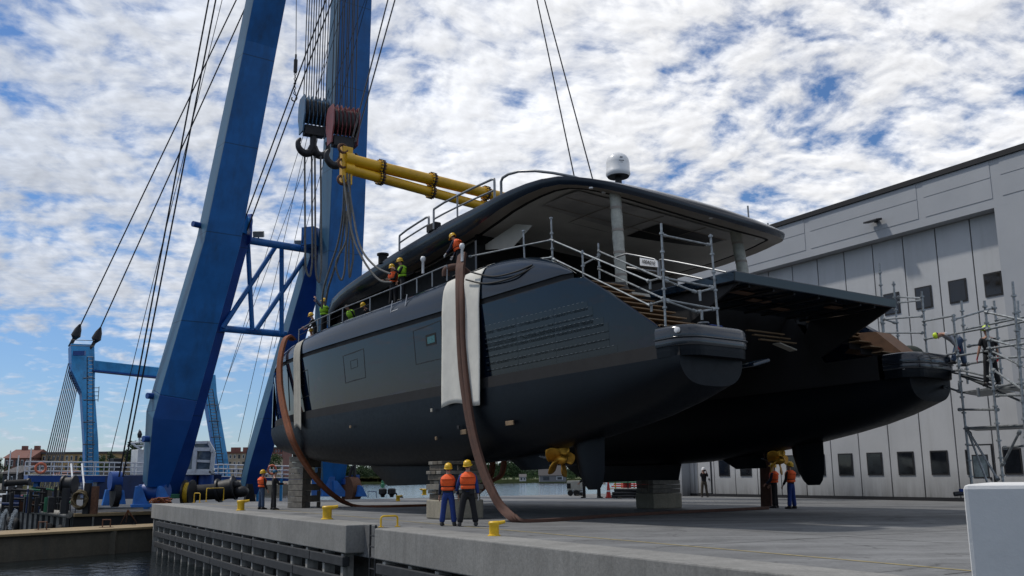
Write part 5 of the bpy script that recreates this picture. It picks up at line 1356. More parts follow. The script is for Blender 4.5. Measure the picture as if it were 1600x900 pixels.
# rope coil and tyres
t=empty('rope_coil',P(124,778,61),'big coil of old yellowed rope hanging on the barge edge posts','rope coil')
for k in range(6):
    m=MB();cc=P(123+k*.7,780+.3*k,60.4+.12*k);m.tube(spline([cc+V3(((.42+random.uniform(-.1,.1))*math.cos(q*.9),.1*math.sin(q*2.1)+.1*random.random(),(.52+random.uniform(-.12,.1))*math.sin(q*.9))) for q in range(15)],5),.045,6);m.build('rope_turn',M('hemp_rope%d'%k,(.12,.09,.045),.9,var=.4,scale=8) if k==0 else bpy.data.materials['hemp_rope0'],t,smooth=1)
for k,(x,y) in enumerate(((93,827),(107,829),(20,826),(31,827))):
    p=BW(-.5,[4.5,1.2,20,17][k],-1.35);m=MB();m.ring(p,.42,.2,20,10,axis=VH);tag(m.build('tyre_fender',m_tyre,smooth=1),'black tyre fender hanging on the long dark side of the barge','tyre fender','tyre fenders along the barge side')
# orange rope heap by the leg pivot
t=empty('rope_heap',P(253,784,60),'heap of orange rope beside the front leg pivot','rope heap')
for k in range(6):
    m=MB();c=P(246+k*2.6,786,61);m.tube(spline([c+V3((random.uniform(-.5,.5),random.uniform(-.4,.4),random.uniform(0,.35))) for _ in range(7)],5),.045,6);m.build('rope_loop',m_slingo,t,smooth=1)
# twin navigation bollards and rail far along the barge edge (seen under the hull)
t=empty('lamp_stand',P(604,776,66),'pair of black drum lamps with a thin rail at the far quay edge','deck lamps')
for x in(598,612):
    c=P(x,771,66);m=MB();m.lathe([(0,-.25),(.12,-.25),(.16,-.1),(.28,-.02),(.28,.28),(.2,.34),(0,.35)],c,12);m.build('lamp_drum',m_iron,t,smooth=1)
m=MB();m.tube([P(575,778,66),P(575,768,66),P(588,768,66),P(588,778,66)],.03,6);m.build('rail',m_navy,t)
m=MB();m.tube([P(614,769,66),P(619,771,66),P(621,776,66),P(630,777,66)],.06,6);m.build('hose',m_iron,t)
# churned water beside the barge
t=MB()
random.seed(5)
mf,ntf,bf=newmat('white_spray');bf.inputs['Base Color'].default_value=(.28,.31,.33,1);bf.inputs['Roughness'].default_value=.6
for k in range(900):
    f=random.random();s_=random.choice((0,1));x=(10 if s_ else 26)-12*f+random.gauss(0,1.2);y=798+f**1.6*28+random.gauss(0,1.6)
    p=P(x,y,57+random.random()*2);r=.01+.022*random.random()**2;t.ball(p,(r*1.6,r,r*.9),6,4)
tag(t.build('foam',mf,smooth=1),kind='stuff')
# ---------------------------------------------------------------- far shores
m_shore=M('shore_grass',(.09,.105,.035),.95,var=.4,scale=.15)
m_shore2=M('shore_soil',(.10,.09,.07),.95,var=.4,scale=.15)
def land(pts,h,name,mat):
    m=MB();m.prism([V3((x,y,ZW-.5)) for x,y in pts],(0,0,h+.5));return tag(m.build(name,mat),kind='structure')
land([(-115,620),(700,560),(900,1800),(-200,1800)],2.0,'far_shore',m_shore)
land([(-420,170),(-72,205),(-60,300),(-70,420),(-120,700),(-900,700)],2.2,'near_shore',m_shore2)
# hills beyond, and the wooded banks all round behind the camera
def ridge(name,th0,th1,rad,h0,mat,seed,step=R(1.2),th=40):
    random.seed(seed);m=MB();rows=[];n=int((th1-th0)/step)
    ph=[random.random()*6 for _ in range(6)]
    for i in range(n+1):
        t=th0+(th1-th0)*i/n;h=h0*(.62+.12*math.sin(t*11+ph[0])+.12*math.sin(t*37+ph[1])+.10*math.sin(t*97+ph[2])+.28*random.random())
        d=V3((math.sin(t),math.cos(t),0));p=d*rad
        rows.append([p+V3((0,0,ZW-1)),p+d*3+V3((0,0,ZW+h*.55)),p+d*10+V3((0,0,ZW+h*.9)),p+d*20+V3((0,0,ZW+h)),p+d*th+V3((0,0,ZW-1))])
    m.grid(rows);return tag(m.build(name,mat,smooth=80),kind='structure')
m_wood=leafmat('distant_wood',(.006,.011,.007),(.016,.024,.014))
ridge('hills',R(-200),R(-58),230,7.2,m_wood,4,step=R(.3))
ridge('hill_ridge',R(-38),R(60),1500,24,m_wood,9)
# leaf clouds
def leaf_cloud(m,c,r,n,sz,sq=1.0):
    for _ in range(n):
        u=random.gauss(0,1),random.gauss(0,1),random.gauss(0,1);d=V3(u).normalized()*(random.random()**.42)
        p=c+V3((d.x*r.x,d.y*r.y,d.z*r.z));a=V3((random.gauss(0,1),random.gauss(0,1),random.gauss(0,1))).normalized();b=a.cross(V3((random.gauss(0,1),random.gauss(0,1),random.gauss(0,1)))).normalized()
        s=sz*random.uniform(.6,1.3);m.add([p-a*s*.5,p+b*s*.35,p+a*s*.5,p-b*s*.35],[(0,1,2,3)])
def tree(px,pytop,pybot,D,wpx,label,cat='tree',mat=None,n=900,group='trees on the far bank',con=False):
    b=P(px,pybot,D);k=D/1480;h=(pybot-pytop)*k;rw=wpx*k/2
    t=empty('tree',b,label,cat,group)
    m=MB();m.tube([b+V3((0,0,-1)),b+V3((.03*h,0,h*.4)),b+V3((0,0,h*.75))],[h*.035,h*.025,h*.008],8);tk=m.build('trunk',m_bark,t,smooth=1)
    for q in range(4):
        a=q*1.7;m=MB();s=b+V3((0,0,h*(.35+.08*q)));m.tube([s,s+V3((math.cos(a)*rw*.5,math.sin(a)*rw*.5,h*.2))],[h*.014,h*.006],6);m.build('limb',m_bark,tk)
    m=MB()
    if con:
        for q in range(9):
            f=q/8;leaf_cloud(m,b+V3((0,0,h*(.12+.86*f))),V3((rw*(1-f*.92),rw*(1-f*.92),h*.08)),n//9,h*.07)
    else:
        nb=11
        for q in range(nb):
            a=random.random()*6.28;rr=random.random()**.5*.62
            c=b+V3((math.cos(a)*rw*rr,math.sin(a)*rw*rr,h*random.uniform(.36,.86)))
            rad=rw*random.uniform(.32,.52);leaf_cloud(m,c,V3((rad,rad,rad*.8*min(1.3,h/(2*rw)+.2))),n//nb,h*.06)
    m.build('crown',mat or m_leaf,t);return t
random.seed(11)
tree(174,703,745,230,24,'round broad tree left of the white mast above the roofs'.replace('left of','next to'),mat=m_leafd)
tree(207,686,745,240,32,'tall dark tree behind the white mast',mat=m_leafd)
tree(126,711,748,215,26,'green tree in front of the long ochre building',mat=m_leaf)
tree(160,712,748,210,24,'pale green tree just right of the rear tower foot'.replace('just right of','beside'),mat=m_leaf)
tree(76,713,745,200,10,'slim tree at the end of the ochre building',mat=m_leafd)
tree(28,722,742,180,13,'small dark conifer by the brick house and the masts',mat=m_leafd,con=True)
tree(-2,713,745,185,20,'dark tree cut by the edge of the view',mat=m_leafd)
tree(12,725,745,178,9,'light green shrub like tree by the sailing boat masts',mat=m_leaf)
tree(426,711,745,230,32,'bushy green tree behind the railing by the tower block',mat=m_leaf,n=1400)
tree(398,722,748,235,14,'small dark tree between the two apartment blocks',mat=m_leafd)
tree(140,722,748,212,16,'low dark tree behind the rear tower foot',mat=m_leafd)
# wood on the far bank
random.seed(21)
def wood(x0,x1,D,top,bot,n,name,label,mat,sz=.9):
    m=MB()
    for k in range(n):
        x=random.uniform(x0,x1);d=D+random.random()*25;t=top(x)*random.uniform(.5,1.0);b=P(x,bot,d);h=t*D/1480
        for q in range(3):
            r=h*random.uniform(.16,.30);leaf_cloud(m,b+V3((random.gauss(0,r*.6),random.gauss(0,r*.6),h*random.uniform(.25,.86))),V3((r,r,r*.9)),46,h*.085*sz)
    return tag(m.build(name,mat),label,kind='stuff')
wood(520,600,640,lambda x:36,753,60,'woods','',m_leafd)
wood(690,905,620,lambda x:34+9*math.sin(x*.035)+6*math.sin(x*.09),751,210,'woods','',m_leafd)
wood(705,900,600,lambda x:14,751,70,'woods','',m_leaf)
wood(560,690,640,lambda x:20,752,60,'woods','',m_leafd)
wood(-20,240,300,lambda x:9,752,60,'undergrowth','',m_leafd,1.3);wood(370,480,260,lambda x:10,752,40,'undergrowth','',m_leafd,1.3)
# reeds
random.seed(31);m=MB()
for k in range(2600):
    x=random.uniform(540,720);p=P(x,757,598);p.z=ZW+1.2+random.random()*1.2;h=random.uniform(1,2.8);w_=.5;m.add([p,p+V3((w_,0,0)),p+V3((w_*.5+random.gauss(0,.3),0,h))],[(0,1,2)])
tag(m.build('reeds_and_grass',leafmat('reed',(.10,.11,.03),(.22,.20,.07))),kind='stuff')
m_greyr=M('grey_render',(.17,.17,.175),.85,var=.15,scale=.3)
def house(x0,x1,ytop,ybot,D,label,wall,roof,storeys,bays,cat='building',pitch=0,dep=12,chim=()):
    a=P(x0,ybot,D);b=P(x1,ybot,D);k=D/1480;h=(ybot-ytop)*k;b.z=a.z;dv=V3((0,dep,0))
    d=(b-a).normalized();t=empty('apartment_block' if cat=='building' else 'house',a,label,cat)
    m=MB();m.hexa([a,b,b+dv,a+dv],[a+V3((0,0,h)),b+V3((0,0,h)),b+V3((0,0,h))+dv,a+V3((0,0,h))+dv]);wl=m.build('wall',wall,t)
    L=(b-a).length
    if pitch:
        z=V3((0,0,h));ro=V3((0,0,pitch));o=V3((0,-.5,-.2));m=MB();m.add([a+z+o-d*.4,b+z+o+d*.4,b+z+dv*.5+ro+d*.4,a+z+dv*.5+ro-d*.4,a+z+dv-o-d*.4,b+z+dv-o+d*.4],[(0,1,2,3),(3,2,5,4),(0,3,4),(1,5,2)])
        rf=m.build('roof',roof,t)
    else:
        m=MB();m.box(a+d*L/2+dv/2+V3((0,0,h+.25)),(L+.8,dep+.8,.5));rf=m.build('roof',roof,t)
    for c in chim:
        m=MB();m.box(a+d*L*c+dv*.5+V3((0,0,h+pitch*.6+.8)),(1.2,1.2,2));m.build('chimney',m_brick,rf)
    sh=h/storeys;bw=L/bays
    for s in range(storeys):
        for q in range(bays):
            c=a+d*(bw*(q+.5))+V3((0,-.06,sh*(s+.52)));m=MB();m.box(c,(bw*.46,.1,sh*.52));f=m.build('window',m_whitep if (q+s)%3 else m_win,t)
            m=MB();m.box(c+V3((0,-.06,0)),(bw*.36,.04,sh*.42));m.build('pane',m_win,f)
    return t
house(62,178,711,752,255,'long ochre building with flat roof behind the fan of wires',m_ocherw,m_slate,3,16)
house(150,232,710,752,262,'pale beige building behind the rear tower and the mast',m_beige,m_slate,3,10)
house(4,44,716,752,250,'red brick house with a dark roof beside the boat masts',m_brick,m_redroof,2,5,'house',pitch=2.2,chim=(.3,.8))
house(28,58,741,766,172,'low yellow boathouse with white windows at the water',m_yelw,m_slate,1,5,'house',pitch=1.0)
house(2,26,739,766,170,'low dark boathouse with lean roof at the water',m_slate,m_slate,1,4,'house',pitch=1.2)
house(60,96,743,766,174,'low yellow quay building with red canopy at the water',m_yelw,m_redroof,1,6,'house',pitch=.8)
house(96,140,744,766,176,'white flat quay shed behind the barge stair',m_whr,m_slate,1,7,'house')
house(348,396,710,752,265,'brown apartment block behind the cabin with balconies',m_beige,m_redroof,4,7,chim=(.1,.25,.5,.8))
house(396,424,716,752,262,'beige apartment block behind the inner strut',m_beige,m_redroof,3,5)
house(423,440,703,752,275,'tall red brick tower block near the bow',m_brick,m_slate,7,4)
house(843,885,743,753,560,'grey roofed waterside house with white gable beyond the wood',m_greyr,m_slate,1,2,'house',pitch=6)
house(812,822,745,752,575,'tiny white house among the far trees',m_whr,m_slate,1,2,'house',pitch=1.5)
m=MB()
# far quay with piles at right of the river
land([(35,585),(75,590),(75,620),(35,620)],.9,'far_bank',m_shore2)
# sailing boats
def boat(x,y,D,mast,label,hullm,sail=None):
    b=P(x,y,D);b.z=ZW;t=empty('sailing_boat',b,label,'sailing boat','sailing boats moored by the boathouses')
    rings=[]
    for s in(-3,-2.4,-1,1,2.3,3.3):
        w_=1.1*(1-(abs(s-.0)/3.6)**3) if s>0 else 1.0*(1-.1*abs(s)/3);rings.append([b+V3((s,-w_,.9+.06*s*s*.3)),b+V3((s,-w_*.7,.1)),b+V3((s,w_*.7,.1)),b+V3((s,w_,.9+.06*s*s*.3))])
    m=MB();m.loft(rings);m.build('hull',hullm,t)
    m=MB();m.box(b+V3((.2,0,1.15)),(2.2,1.2,.5));m.build('cabin',m_white,t,bevel=.1)
    m=MB();m.tube([b+V3((.4,0,.9)),b+V3((.4,0,mast))],.09,6);m.build('mast',m_whitep,t)
    m=MB();m.tube([b+V3((.4,0,2)),b+V3((-2.4,0,2.0))],.16 if sail else .07,8);m.build('boom',sail or m_whitep,t)
    for s in(3.1,-2.8):
        m=MB();m.tube([b+V3((s,0,1)),b+V3((.4,0,mast*.97))],.012,3);m.build('stay',m_wire,t)
boat(7,765,150,8.6,'white sailing boat with bare mast beside the dark boathouse',m_white)
boat(20,768,140,7.6,'second white sailing boat nearer the red boat',m_whitep)
boat(38,772,128,8.2,'red sailing boat beside the barge bow',m_redp,m_redp)
# red marker post with green top etc
t=empty('channel_marker',P(598,760,400),'small green channel marker standing in the far water','marker');b=P(598,760,400)
m=MB();m.lathe([(0,-2),(.8,-2),(.8,1),(.5,1.2),(.5,2.4),(0,2.5)],b,10);m.build('float',m_green,t)
# ---------------------------------------------------------------- people
def skin_mesh(name,verts,edges,mats,parent,sub=1,matfn=None):
    me=bpy.data.meshes.new(name);me.from_pydata([tuple(v) for v,_ in verts],edges,[]);o=bpy.data.objects.new(name,me);col.objects.link(o)
    o.modifiers.new('skin','SKIN').use_smooth_shade=True
    for i,(v,r) in enumerate(verts):
        sv=me.skin_vertices[0].data[i];sv.radius=(r,r) if not isinstance(r,tuple) else r;sv.use_root=(i==0)
    if sub:
        s=o.modifiers.new('sub','SUBSURF');s.levels=sub;s.render_levels=sub
    dg=bpy.context.evaluated_depsgraph_get();nm=bpy.data.meshes.new_from_object(o.evaluated_get(dg));o.modifiers.clear();o.data=nm;nm.name=name
    nm.materials.clear()
    for m in mats:nm.materials.append(m)
    nm.polygons.foreach_set('use_smooth',[True]*len(nm.polygons))
    if matfn:
        for p in nm.polygons:p.material_index=matfn(p.center)
    else:
        for p in nm.polygons:p.material_index=0
    o.parent=parent;return o
def rotx(a):return Matrix.Rotation(a,3,'X')
def rotz(a):return Matrix.Rotation(a,3,'Z')
def person(loc,yaw,label,h=1.78,lean=0,side=0,armL=(0,.12,.2),armR=(0,.12,.2),legL=(0,0),legR=(0,0),spread=.1,head=(0,0),hat=m_helm,vest=None,top=m_navyc,legs=m_bluec,short=False,glove=None,hair=m_hair,cap=False,base=None,twist=0,belt=None,legsonly=False,hatw=True):
    """local frame: x right, y forward, z up. arms: (pitch forward, out, elbow bend), legs: (hip pitch, knee bend)"""
    k=h/1.78
    t=empty('person',loc,label,'person',mw=Matrix.Translation(loc)@Matrix.Rotation(yaw,4,'Z')@Matrix.Scale(k,4))
    Z=V3((0,0,1))
    T=rotz(twist)@Matrix.Rotation(side,3,'Y')@rotx(-lean)
    # legs; the lower foot defines the ground
    def legc(sx,hp,kn):
        hip=V3((sx*.085,0,0));sp=Matrix.Rotation(-sx*spread,3,'Y')
        d=sp@rotx(hp)@V3((0,0,-1));kne=hip+d*.43;d2=sp@rotx(hp-kn)@V3((0,0,-1));ank=kne+d2*.42
        return hip,kne,ank
    LL=legc(-1,*legL);RR=legc(1,*legR)
    pz=-min(LL[2].z,RR[2].z)+.085;pel=V3((0,0,pz))
    LL=[p+pel for p in LL];RR=[p+pel for p in RR]
    def tp(x,y,z):return pel+T@V3((x,y,z))
    waist=tp(0,0,.14);chest=tp(0,.01,.36);neckb=tp(0,.0,.52)
    hp_,hy=head;HR=T@rotz(hy)@rotx(hp_)
    nk=neckb+(T@V3((0,.015,.07)));hc=nk+HR@V3((0,.02,.115));ht=hc+HR@V3((0,-.005,.085))
    def armc(sx,pf,out,el):
        sh=tp(sx*.185,0,.465)
        A=T@Matrix.Rotation(-sx*out,3,'Y')@rotx(pf)
        d=A@V3((0,0,-1));e=sh+d*.285
        B=A@rotx(el)@rotz(0);d2=B@V3((0,0,-1));d2=(d2+T@V3((-sx*.12*min(1,el),0,0))).normalized();w_=e+d2*.25
        return sh,e,w_,d2,B
    AL=armc(-1,*armL);AR_=armc(1,*armR)
    # continuous body
    v=[(pel,(.10,.08)),(waist,(.10,.075)),(chest,(.13,.085)),(neckb,(.075,.065)),(nk,.056),(hc-HR@V3((0,-.01,.055)),(.07,.078)),(hc+HR@V3((0,0,.03)),(.078,.094)),(ht,(.062,.075))]
    e=[(0,1),(1,2),(2,3),(3,4),(4,5),(5,6),(6,7)]
    def add(p,r,par):v.append((p,r));e.append((par,len(v)-1));return len(v)-1
    hands=[]
    for hip,kn,an in(LL,RR):
        a=add(hip+V3((0,0,-.03)),.085,0);b=add(hip.lerp(kn,.5),.075,a);b=add(kn,.055,b);c=add(kn.lerp(an,.35),.058,b);d=add(an,.04,c)
        add(an+V3((0,.13,-.045)),.035,d)
    for sx,(sh,el,wr,d2,B) in((-1,AL),(1,AR_)):
        a=add(tp(sx*.12,0,.45),.07,2);a=add(sh,.058,a);b=add(sh.lerp(el,.5),.048,a);b=add(el,.040,b);c=add(el.lerp(wr,.4),.040,b);d=add(wr,.027,c)
        pm=add(wr+d2*.05,(.026,.018),d);side_=B@V3((0,1,0));inw=(B@V3((-sx,0,0)))
        pk=add(wr+d2*.085,(.028,.016),pm)
        for q,(o_,ln) in enumerate(((-.03,.07),(-.01,.085),(.01,.08),(.03,.065))):
            f0=add(wr+d2*.10+side_*o_*1.15,.0095,pk);f1=add(wr+d2*(.10+ln*.5)+side_*o_*1.2+inw*.012,.0085,f0);add(wr+d2*(.10+ln*.95)+side_*o_*1.15+inw*.038,.007,f1)
        th=add(wr+d2*.045+side_*.042+inw*.012,.011,pm);add(wr+d2*.085+side_*.055+inw*.03,.009,th)
        hands.append(wr+d2*.10)
    gm=glove or m_skin
    skin_mesh('body',v,e,[m_skin,gm],t,1,lambda c:1 if min((c-hh).length for hh in hands)<.105 else 0)
    # face, ears, hair
    def hb_(c,r,mat,name,par=t):
        m=MB();m.ball((0,0,0),r,10,7);m.v=[hc+HR@(V3(c)+p) for p in m.v];return m.build(name,mat,par,smooth=1,local=True)
    hb_((0,.105,-.005),(.014,.02,.024),m_skin,'nose');hb_((-.081,0,.0),(.012,.022,.034),m_skin,'ear');hb_((.081,0,.0),(.012,.022,.034),m_skin,'ear')
    hb_((-.032,.086,.022),(.012,.008,.007),m_dark,'eye');hb_((.032,.086,.022),(.012,.008,.007),m_dark,'eye');hb_((0,.088,-.05),(.024,.008,.006),m_rblock,'mouth')
    if not cap or True: hb_((0,-.022,.035),(.083,.088,.085),hair,'hair')
    # trousers
    def chain(name,vv,ee,mat,sub=1):return skin_mesh(name,vv,ee,[mat],t,sub)
    vv=[(pel+V3((0,0,.0)),(.15,.125)),(pel+T@V3((0,0,.10)),(.15,.122)),(pel+T@V3((0,0,.17)),(.14,.112))];ee=[(0,1),(1,2)]
    for hip,kn,an in(LL,RR):
        i=len(vv);vv+=[(hip+V3((0,0,-.05)),(.115,.115)),(hip.lerp(kn,.5),.102),(kn,.085),(kn.lerp(an,.4),.088),(kn.lerp(an,.75),.090),(an+(kn-an).normalized()*.0,.094)];ee+=[(0,i),(i,i+1),(i+1,i+2),(i+2,i+3),(i+3,i+4),(i+4,i+5)]
    chain('trousers',vv,ee,legs)
    for hip,kn,an in(LL,RR):
        d=V3((0,1,0));o_=an-V3((0,0,.085)) if an.z<.2 else an-V3((0,0,.085))
        m=MB();R_=[]
        for y,w_,z1 in((-.085,.04,.09),(-.055,.055,.14),(.04,.056,.13),(.11,.06,.085),(.18,.054,.07),(.215,.034,.05)):
            R_.append([o_+V3((w_*math.cos(q),y,z1*.5+z1*.5*math.sin(q))) for q in[2*math.pi*j/10 for j in range(10)]])
        m.loft(R_);m.build('boot',m_boot,t,smooth=60,local=True)
    # jacket or shirt with sleeves
    vv=[(pel+T@V3((0,0,-.02)),(.168,.138)),(pel+T@V3((0,0,.06)),(.166,.132)),(waist,(.155,.118)),(chest,(.178,.128)),(tp(0,0,.47),(.13,.09)),(neckb+T@V3((0,0,.01)),.072)];ee=[(0,1),(1,2),(2,3),(3,4),(4,5)]
    for sx,(sh,el,wr,d2,B) in((-1,AL),(1,AR_)):
        i=len(vv);vv+=[(tp(sx*.13,0,.44),.085),(sh,.078),(sh.lerp(el,.5),.068)];ee+=[(3,i),(i,i+1),(i+1,i+2)]
        if not short:vv+=[(el,.060),(el.lerp(wr,.5),.055),(wr-d2*.01,.046)];ee+=[(i+2,i+3),(i+3,i+4),(i+4,i+5)]
        else:vv+=[(sh.lerp(el,.8),.066)];ee+=[(i+2,i+3)]
    chain('shirt' if short else 'jacket',vv,ee,top)
    def torso(rings,name,mat,par=t,n=24,ex=.75,local=True):
        m=MB();L=[]
        for x0,y0,z,rx,ry in rings:
            L.append([pel+T@V3((x0+rx*math.copysign(abs(math.cos(q))**ex,math.cos(q)),y0+ry*math.copysign(abs(math.sin(q))**ex,math.sin(q)),z)) for q in[2*math.pi*j/n for j in range(n)]])
        m.grid(L,True);return m.build(name,mat,par,smooth=60,local=True)
    if vest is not None:
        vs=torso([(0,0,.09,.19,.148),(0,0,.13,.205,.168),(0,0,.17,.20,.155),(0,0,.195,.19,.145),(0,0,.22,.205,.165),(0,0,.30,.225,.18),(0,0,.40,.225,.178),(0,0,.46,.205,.155),(0,0,.51,.155,.12),(0,0,.53,.105,.098)],'life_vest',vest)
        torso([(0,0,.185,.197,.152),(0,0,.19,.201,.158),(0,0,.215,.201,.158),(0,0,.22,.197,.152)],'vest_strap',m_blk,vs)
        torso([(0,-.03,.40,.205,.172),(0,-.035,.41,.212,.18),(0,-.03,.48,.185,.15),(0,-.015,.535,.11,.11),(0,-.01,.555,.095,.095)],'vest_collar',vest,vs)
    if belt is not None:
        bl=torso([(0,0,.035,.165,.135),(0,0,.04,.172,.142),(0,0,.10,.172,.142),(0,0,.105,.165,.135)],'tool_belt',belt)
        m=MB();m.box(pel+T@V3((.1,-.14,.02)),(.14,.06,.14));m.build('tool_pouch',belt,bl,local=True,bevel=.01)
    # hat
    if hat is not None:
        m=MB();pr=[(.118,.018),(.121,.04),(.118,.085),(.103,.125),(.075,.152),(.04,.165),(0,.168)] if not cap else [(.096,.02),(.10,.05),(.095,.09),(.075,.12),(.04,.135),(0,.138)]
        n=20
        m.loft([[hc+HR@V3((max(r,1e-4)*math.cos(2*math.pi*j/n)*.93,max(r,1e-4)*math.sin(2*math.pi*j/n)*1.1-.005,z+.012)) for j in range(n)] for r,z in pr])
        hl=m.build('hard_hat' if not cap else 'knit_cap',hat,t,smooth=60,local=True)
        if not cap:
            m=MB();m.grid([[hc+HR@V3((rr*math.cos(q)*.93,rr*math.sin(q)*1.1-.005+ (.05*max(0,math.sin(q))**2 if rr>.13 else 0),zz)) for q in[2*math.pi*j/24 for j in range(25)]] for rr,zz in((.115,.045),(.137,.026),(.137,.018),(.112,.028))]);m.build('hat_brim',hat,hl,smooth=60,local=True)
            m=MB();m.tube([hc+HR@V3((0,-.115+.0*q,.10)) if 0 else hc+HR@V3((0,.128*math.cos(q)-.004,.03+.153*math.sin(q))) for q in[.25+2.6*j/12 for j in range(13)]],.012,6);m.build('hat_ridge',hat,hl,smooth=60,local=True)
    return t
CY=math.atan2  # yaw: 0 faces away from the camera (+Y)
person(G(700,822),R(-4),'worker in blue trousers and orange life vest watching the yacht beside the taller one',h=1.72,head=(.22,.1),vest=m_orange,top=m_navyc,legs=m_bluec,armL=(.05,.16,.15),armR=(-.1,.22,.25),spread=.12,legL=(.05,.0),legR=(-.02,0))
person(G(731,822.5),R(6),'taller worker in black trousers and orange life vest over a blue jacket',h=1.80,head=(.25,-.45),vest=m_orange,top=m_bluec,legs=m_blk,armL=(.25,.3,.5),armR=(-.02,.2,.18),spread=.17,belt=m_blk,glove=m_glw,legR=(.06,.0))
person(G(408,796),R(-50),'worker in blue jeans and orange life vest standing behind the pointing worker',h=1.72,head=(.1,0),vest=m_orange,top=m_blk,legs=m_jean,armL=(.1,.12,.3),armR=(.15,.12,.3),spread=.1)
person(G(427,796.5),R(-62),'worker in black with a blue knit cap pointing towards the timber stack',h=1.74,head=(.12,0),hat=m_capb,cap=True,top=m_blk,legs=m_blk,armL=(.0,.15,.2),armR=(.55,.12,1.0),spread=.14)
def deckp(px,py,b,h=1.78): # stand so that the hat is seen at this point
    q=YB(px,py,b);return YM@V3((b,q.y,q.z-h*1.03))
person(deckp(718,362,1.0,1.70),R(60),'deck worker in an orange vest leaning over the guard rail above the white canvas',lean=.38,head=(-.15,.0),vest=m_orange,top=m_navyc,legs=m_blk,armL=(.75,.15,.45),armR=(.7,.1,.4),glove=m_glw)
person(deckp(629,403,.95,1.76),R(100),'deck worker in a lime vest with yellow hard hat resting a hand at the chin',lean=.1,head=(-.1,.2),vest=m_hiviz,top=m_blk,legs=m_blk,armL=(.5,.2,1.9),armR=(.2,.1,.3))
person(deckp(615,413,1.0,1.72),R(140),'deck worker in an orange vest next to the one in a lime vest',h=1.74,lean=.08,head=(-.2,.1),vest=m_orange,top=m_blk,legs=m_blk,armL=(.5,.1,.9),armR=(.6,.1,.8))
person(deckp(507,466,.9,1.76),R(75),'deck worker with a harness holding up the hanging rope slings',lean=.06,head=(.2,.2),vest=m_hiviz,top=m_navyc,legs=m_blk,armL=(2.3,.1,.3),armR=(2.0,.1,.4))
person(deckp(493,490,.9,1.6),R(90),'deck worker in dark clothes crouching beside the harnessed one',h=1.7,head=(-.1,.3),top=m_blk,legs=m_blk,armL=(.8,.1,.6),armR=(.7,.1,.7),lean=.25)
person(deckp(487,513,.9,1.66),R(150),'deck worker in black nearest the bow showing head and shoulders only',h=1.68,head=(-.1,0),top=m_blk,legs=m_blk)
person(deckp(552,482,1.3,1.3),R(130),'crouching deck worker in a lime vest low behind the bow rail',h=1.55,lean=.5,hat=m_hair,cap=True,vest=m_hiviz,top=m_blk,legs=m_blk)
person(deckp(579,480,1.3,1.25),R(130),'crouching deck worker in black with yellow hard hat low behind the rail',h=1.55,lean=.6,vest=None,top=m_blk,legs=m_blk)
person(P(1503,572,31.2)-V3((0,0,.0)),R(82),'scaffold worker in a grey shirt bending forward with red gloves',h=1.78,lean=1.25,head=(-.55,0),hat=m_helmg,cap=True,top=m_grey,legs=m_jean,armL=(.55,.1,.25),armR=(.3,.1,.3),legL=(.45,.15),legR=(-.15,.05),glove=m_red,short=False)
person(P(1551,603,28.6),R(-8),'scaffold worker in a black t-shirt with lime hard hat seen from behind',h=1.82,head=(.05,.35),hat=m_helmg,top=m_blk,legs=m_blk,short=True,armL=(.12,.22,.25),armR=(.1,.2,.35),glove=m_red,belt=m_dark)
person(G(1101,777),R(178),'worker in a white hard hat taking a photo by the small hangar door',h=1.76,head=(-.02,0),hat=m_helmw,top=m_blk,legs=m_brownc,armL=(1.1,.1,1.9),armR=(1.1,.1,1.9))
person(G(1212,794),R(60),'worker in an orange vest half hidden behind the hanging end of the brown sling',h=1.76,vest=m_orange,top=m_navyc,legs=m_blk,armL=(.3,.1,.6),armR=(.2,.1,.5),head=(.2,0))
person(G(1238,795),R(40),'worker in blue trousers and dark jacket looking up at the far propeller',h=1.80,vest=m_orange,top=m_blk,legs=m_bluec,armL=(.2,.15,.3),armR=(.2,.15,.4),head=(.3,.3))
person(G(913,778),R(80),'worker in black trousers standing behind the near rudder',h=1.75,top=m_blk,legs=m_blk,armL=(.3,.1,.5),armR=(.3,.1,.5))
person(G(936,778),R(-80),'second worker in black beside the red and white cone under the yacht',h=1.75,top=m_blk,legs=m_blk,armL=(.3,.1,.5),armR=(.3,.1,.5))
# camera in the photographer's hands
m=MB();p=G(1101,777)+V3((0,-.30,1.6));m.box(p,(.14,.09,.1));m.lathe([(0,0),(.04,0),(.045,.1),(0,.1)],p+V3((0,-.04,0)),12,axis=(0,-1,0));tag(m.build('camera_body',m_dark,bevel=.01),'small black camera held up by the worker in the white hard hat','camera')
# ---------------------------------------------------------------- keel blocks
def stack(loc,yaw,label,layers):
    t=empty('keel_stack',loc,label,'timber stack','stacks of timber under the keels');t['label']=label
    Rz_=Matrix.Rotation(yaw,3,'Z');z=0
    for (kind,w_,d,h,n) in layers:
        if kind=='gap': z+=h;continue
        m=MB();along=kind in('x','c')
        if kind=='c':m.box(loc+V3((0,0,z+h/2)),(w_,d,h-.01),Rz_);m.build('concrete_base',m_cream_c,t,bevel=.04)
        else:
            for q in range(n):
                f=(q+.5)/n-.5;c=(V3((0,f*d,0)) if kind=='x' else V3((f*w_,0,0)));sz=(w_*random.uniform(.97,1.02),d/n*.93,h-.012) if kind=='x' else (w_/n*.93 if n>2 else .3,d*random.uniform(.97,1.02),h-.012)
                if n==2: c=V3((math.copysign(w_/2-.17,f),0,0)) if kind=='y' else V3((0,math.copysign(d/2-.17,f),0));sz=(.32,d,h-.012) if kind=='y' else (w_,.32,h-.012)
                m=MB();m.box(loc+Rz_@c+V3((0,0,z+h/2)),sz,Rz_);m.build('timber',random.choice([m_lumb,m_lumb,m_lumb2]),t,bevel=.015)
        z+=h
    return z
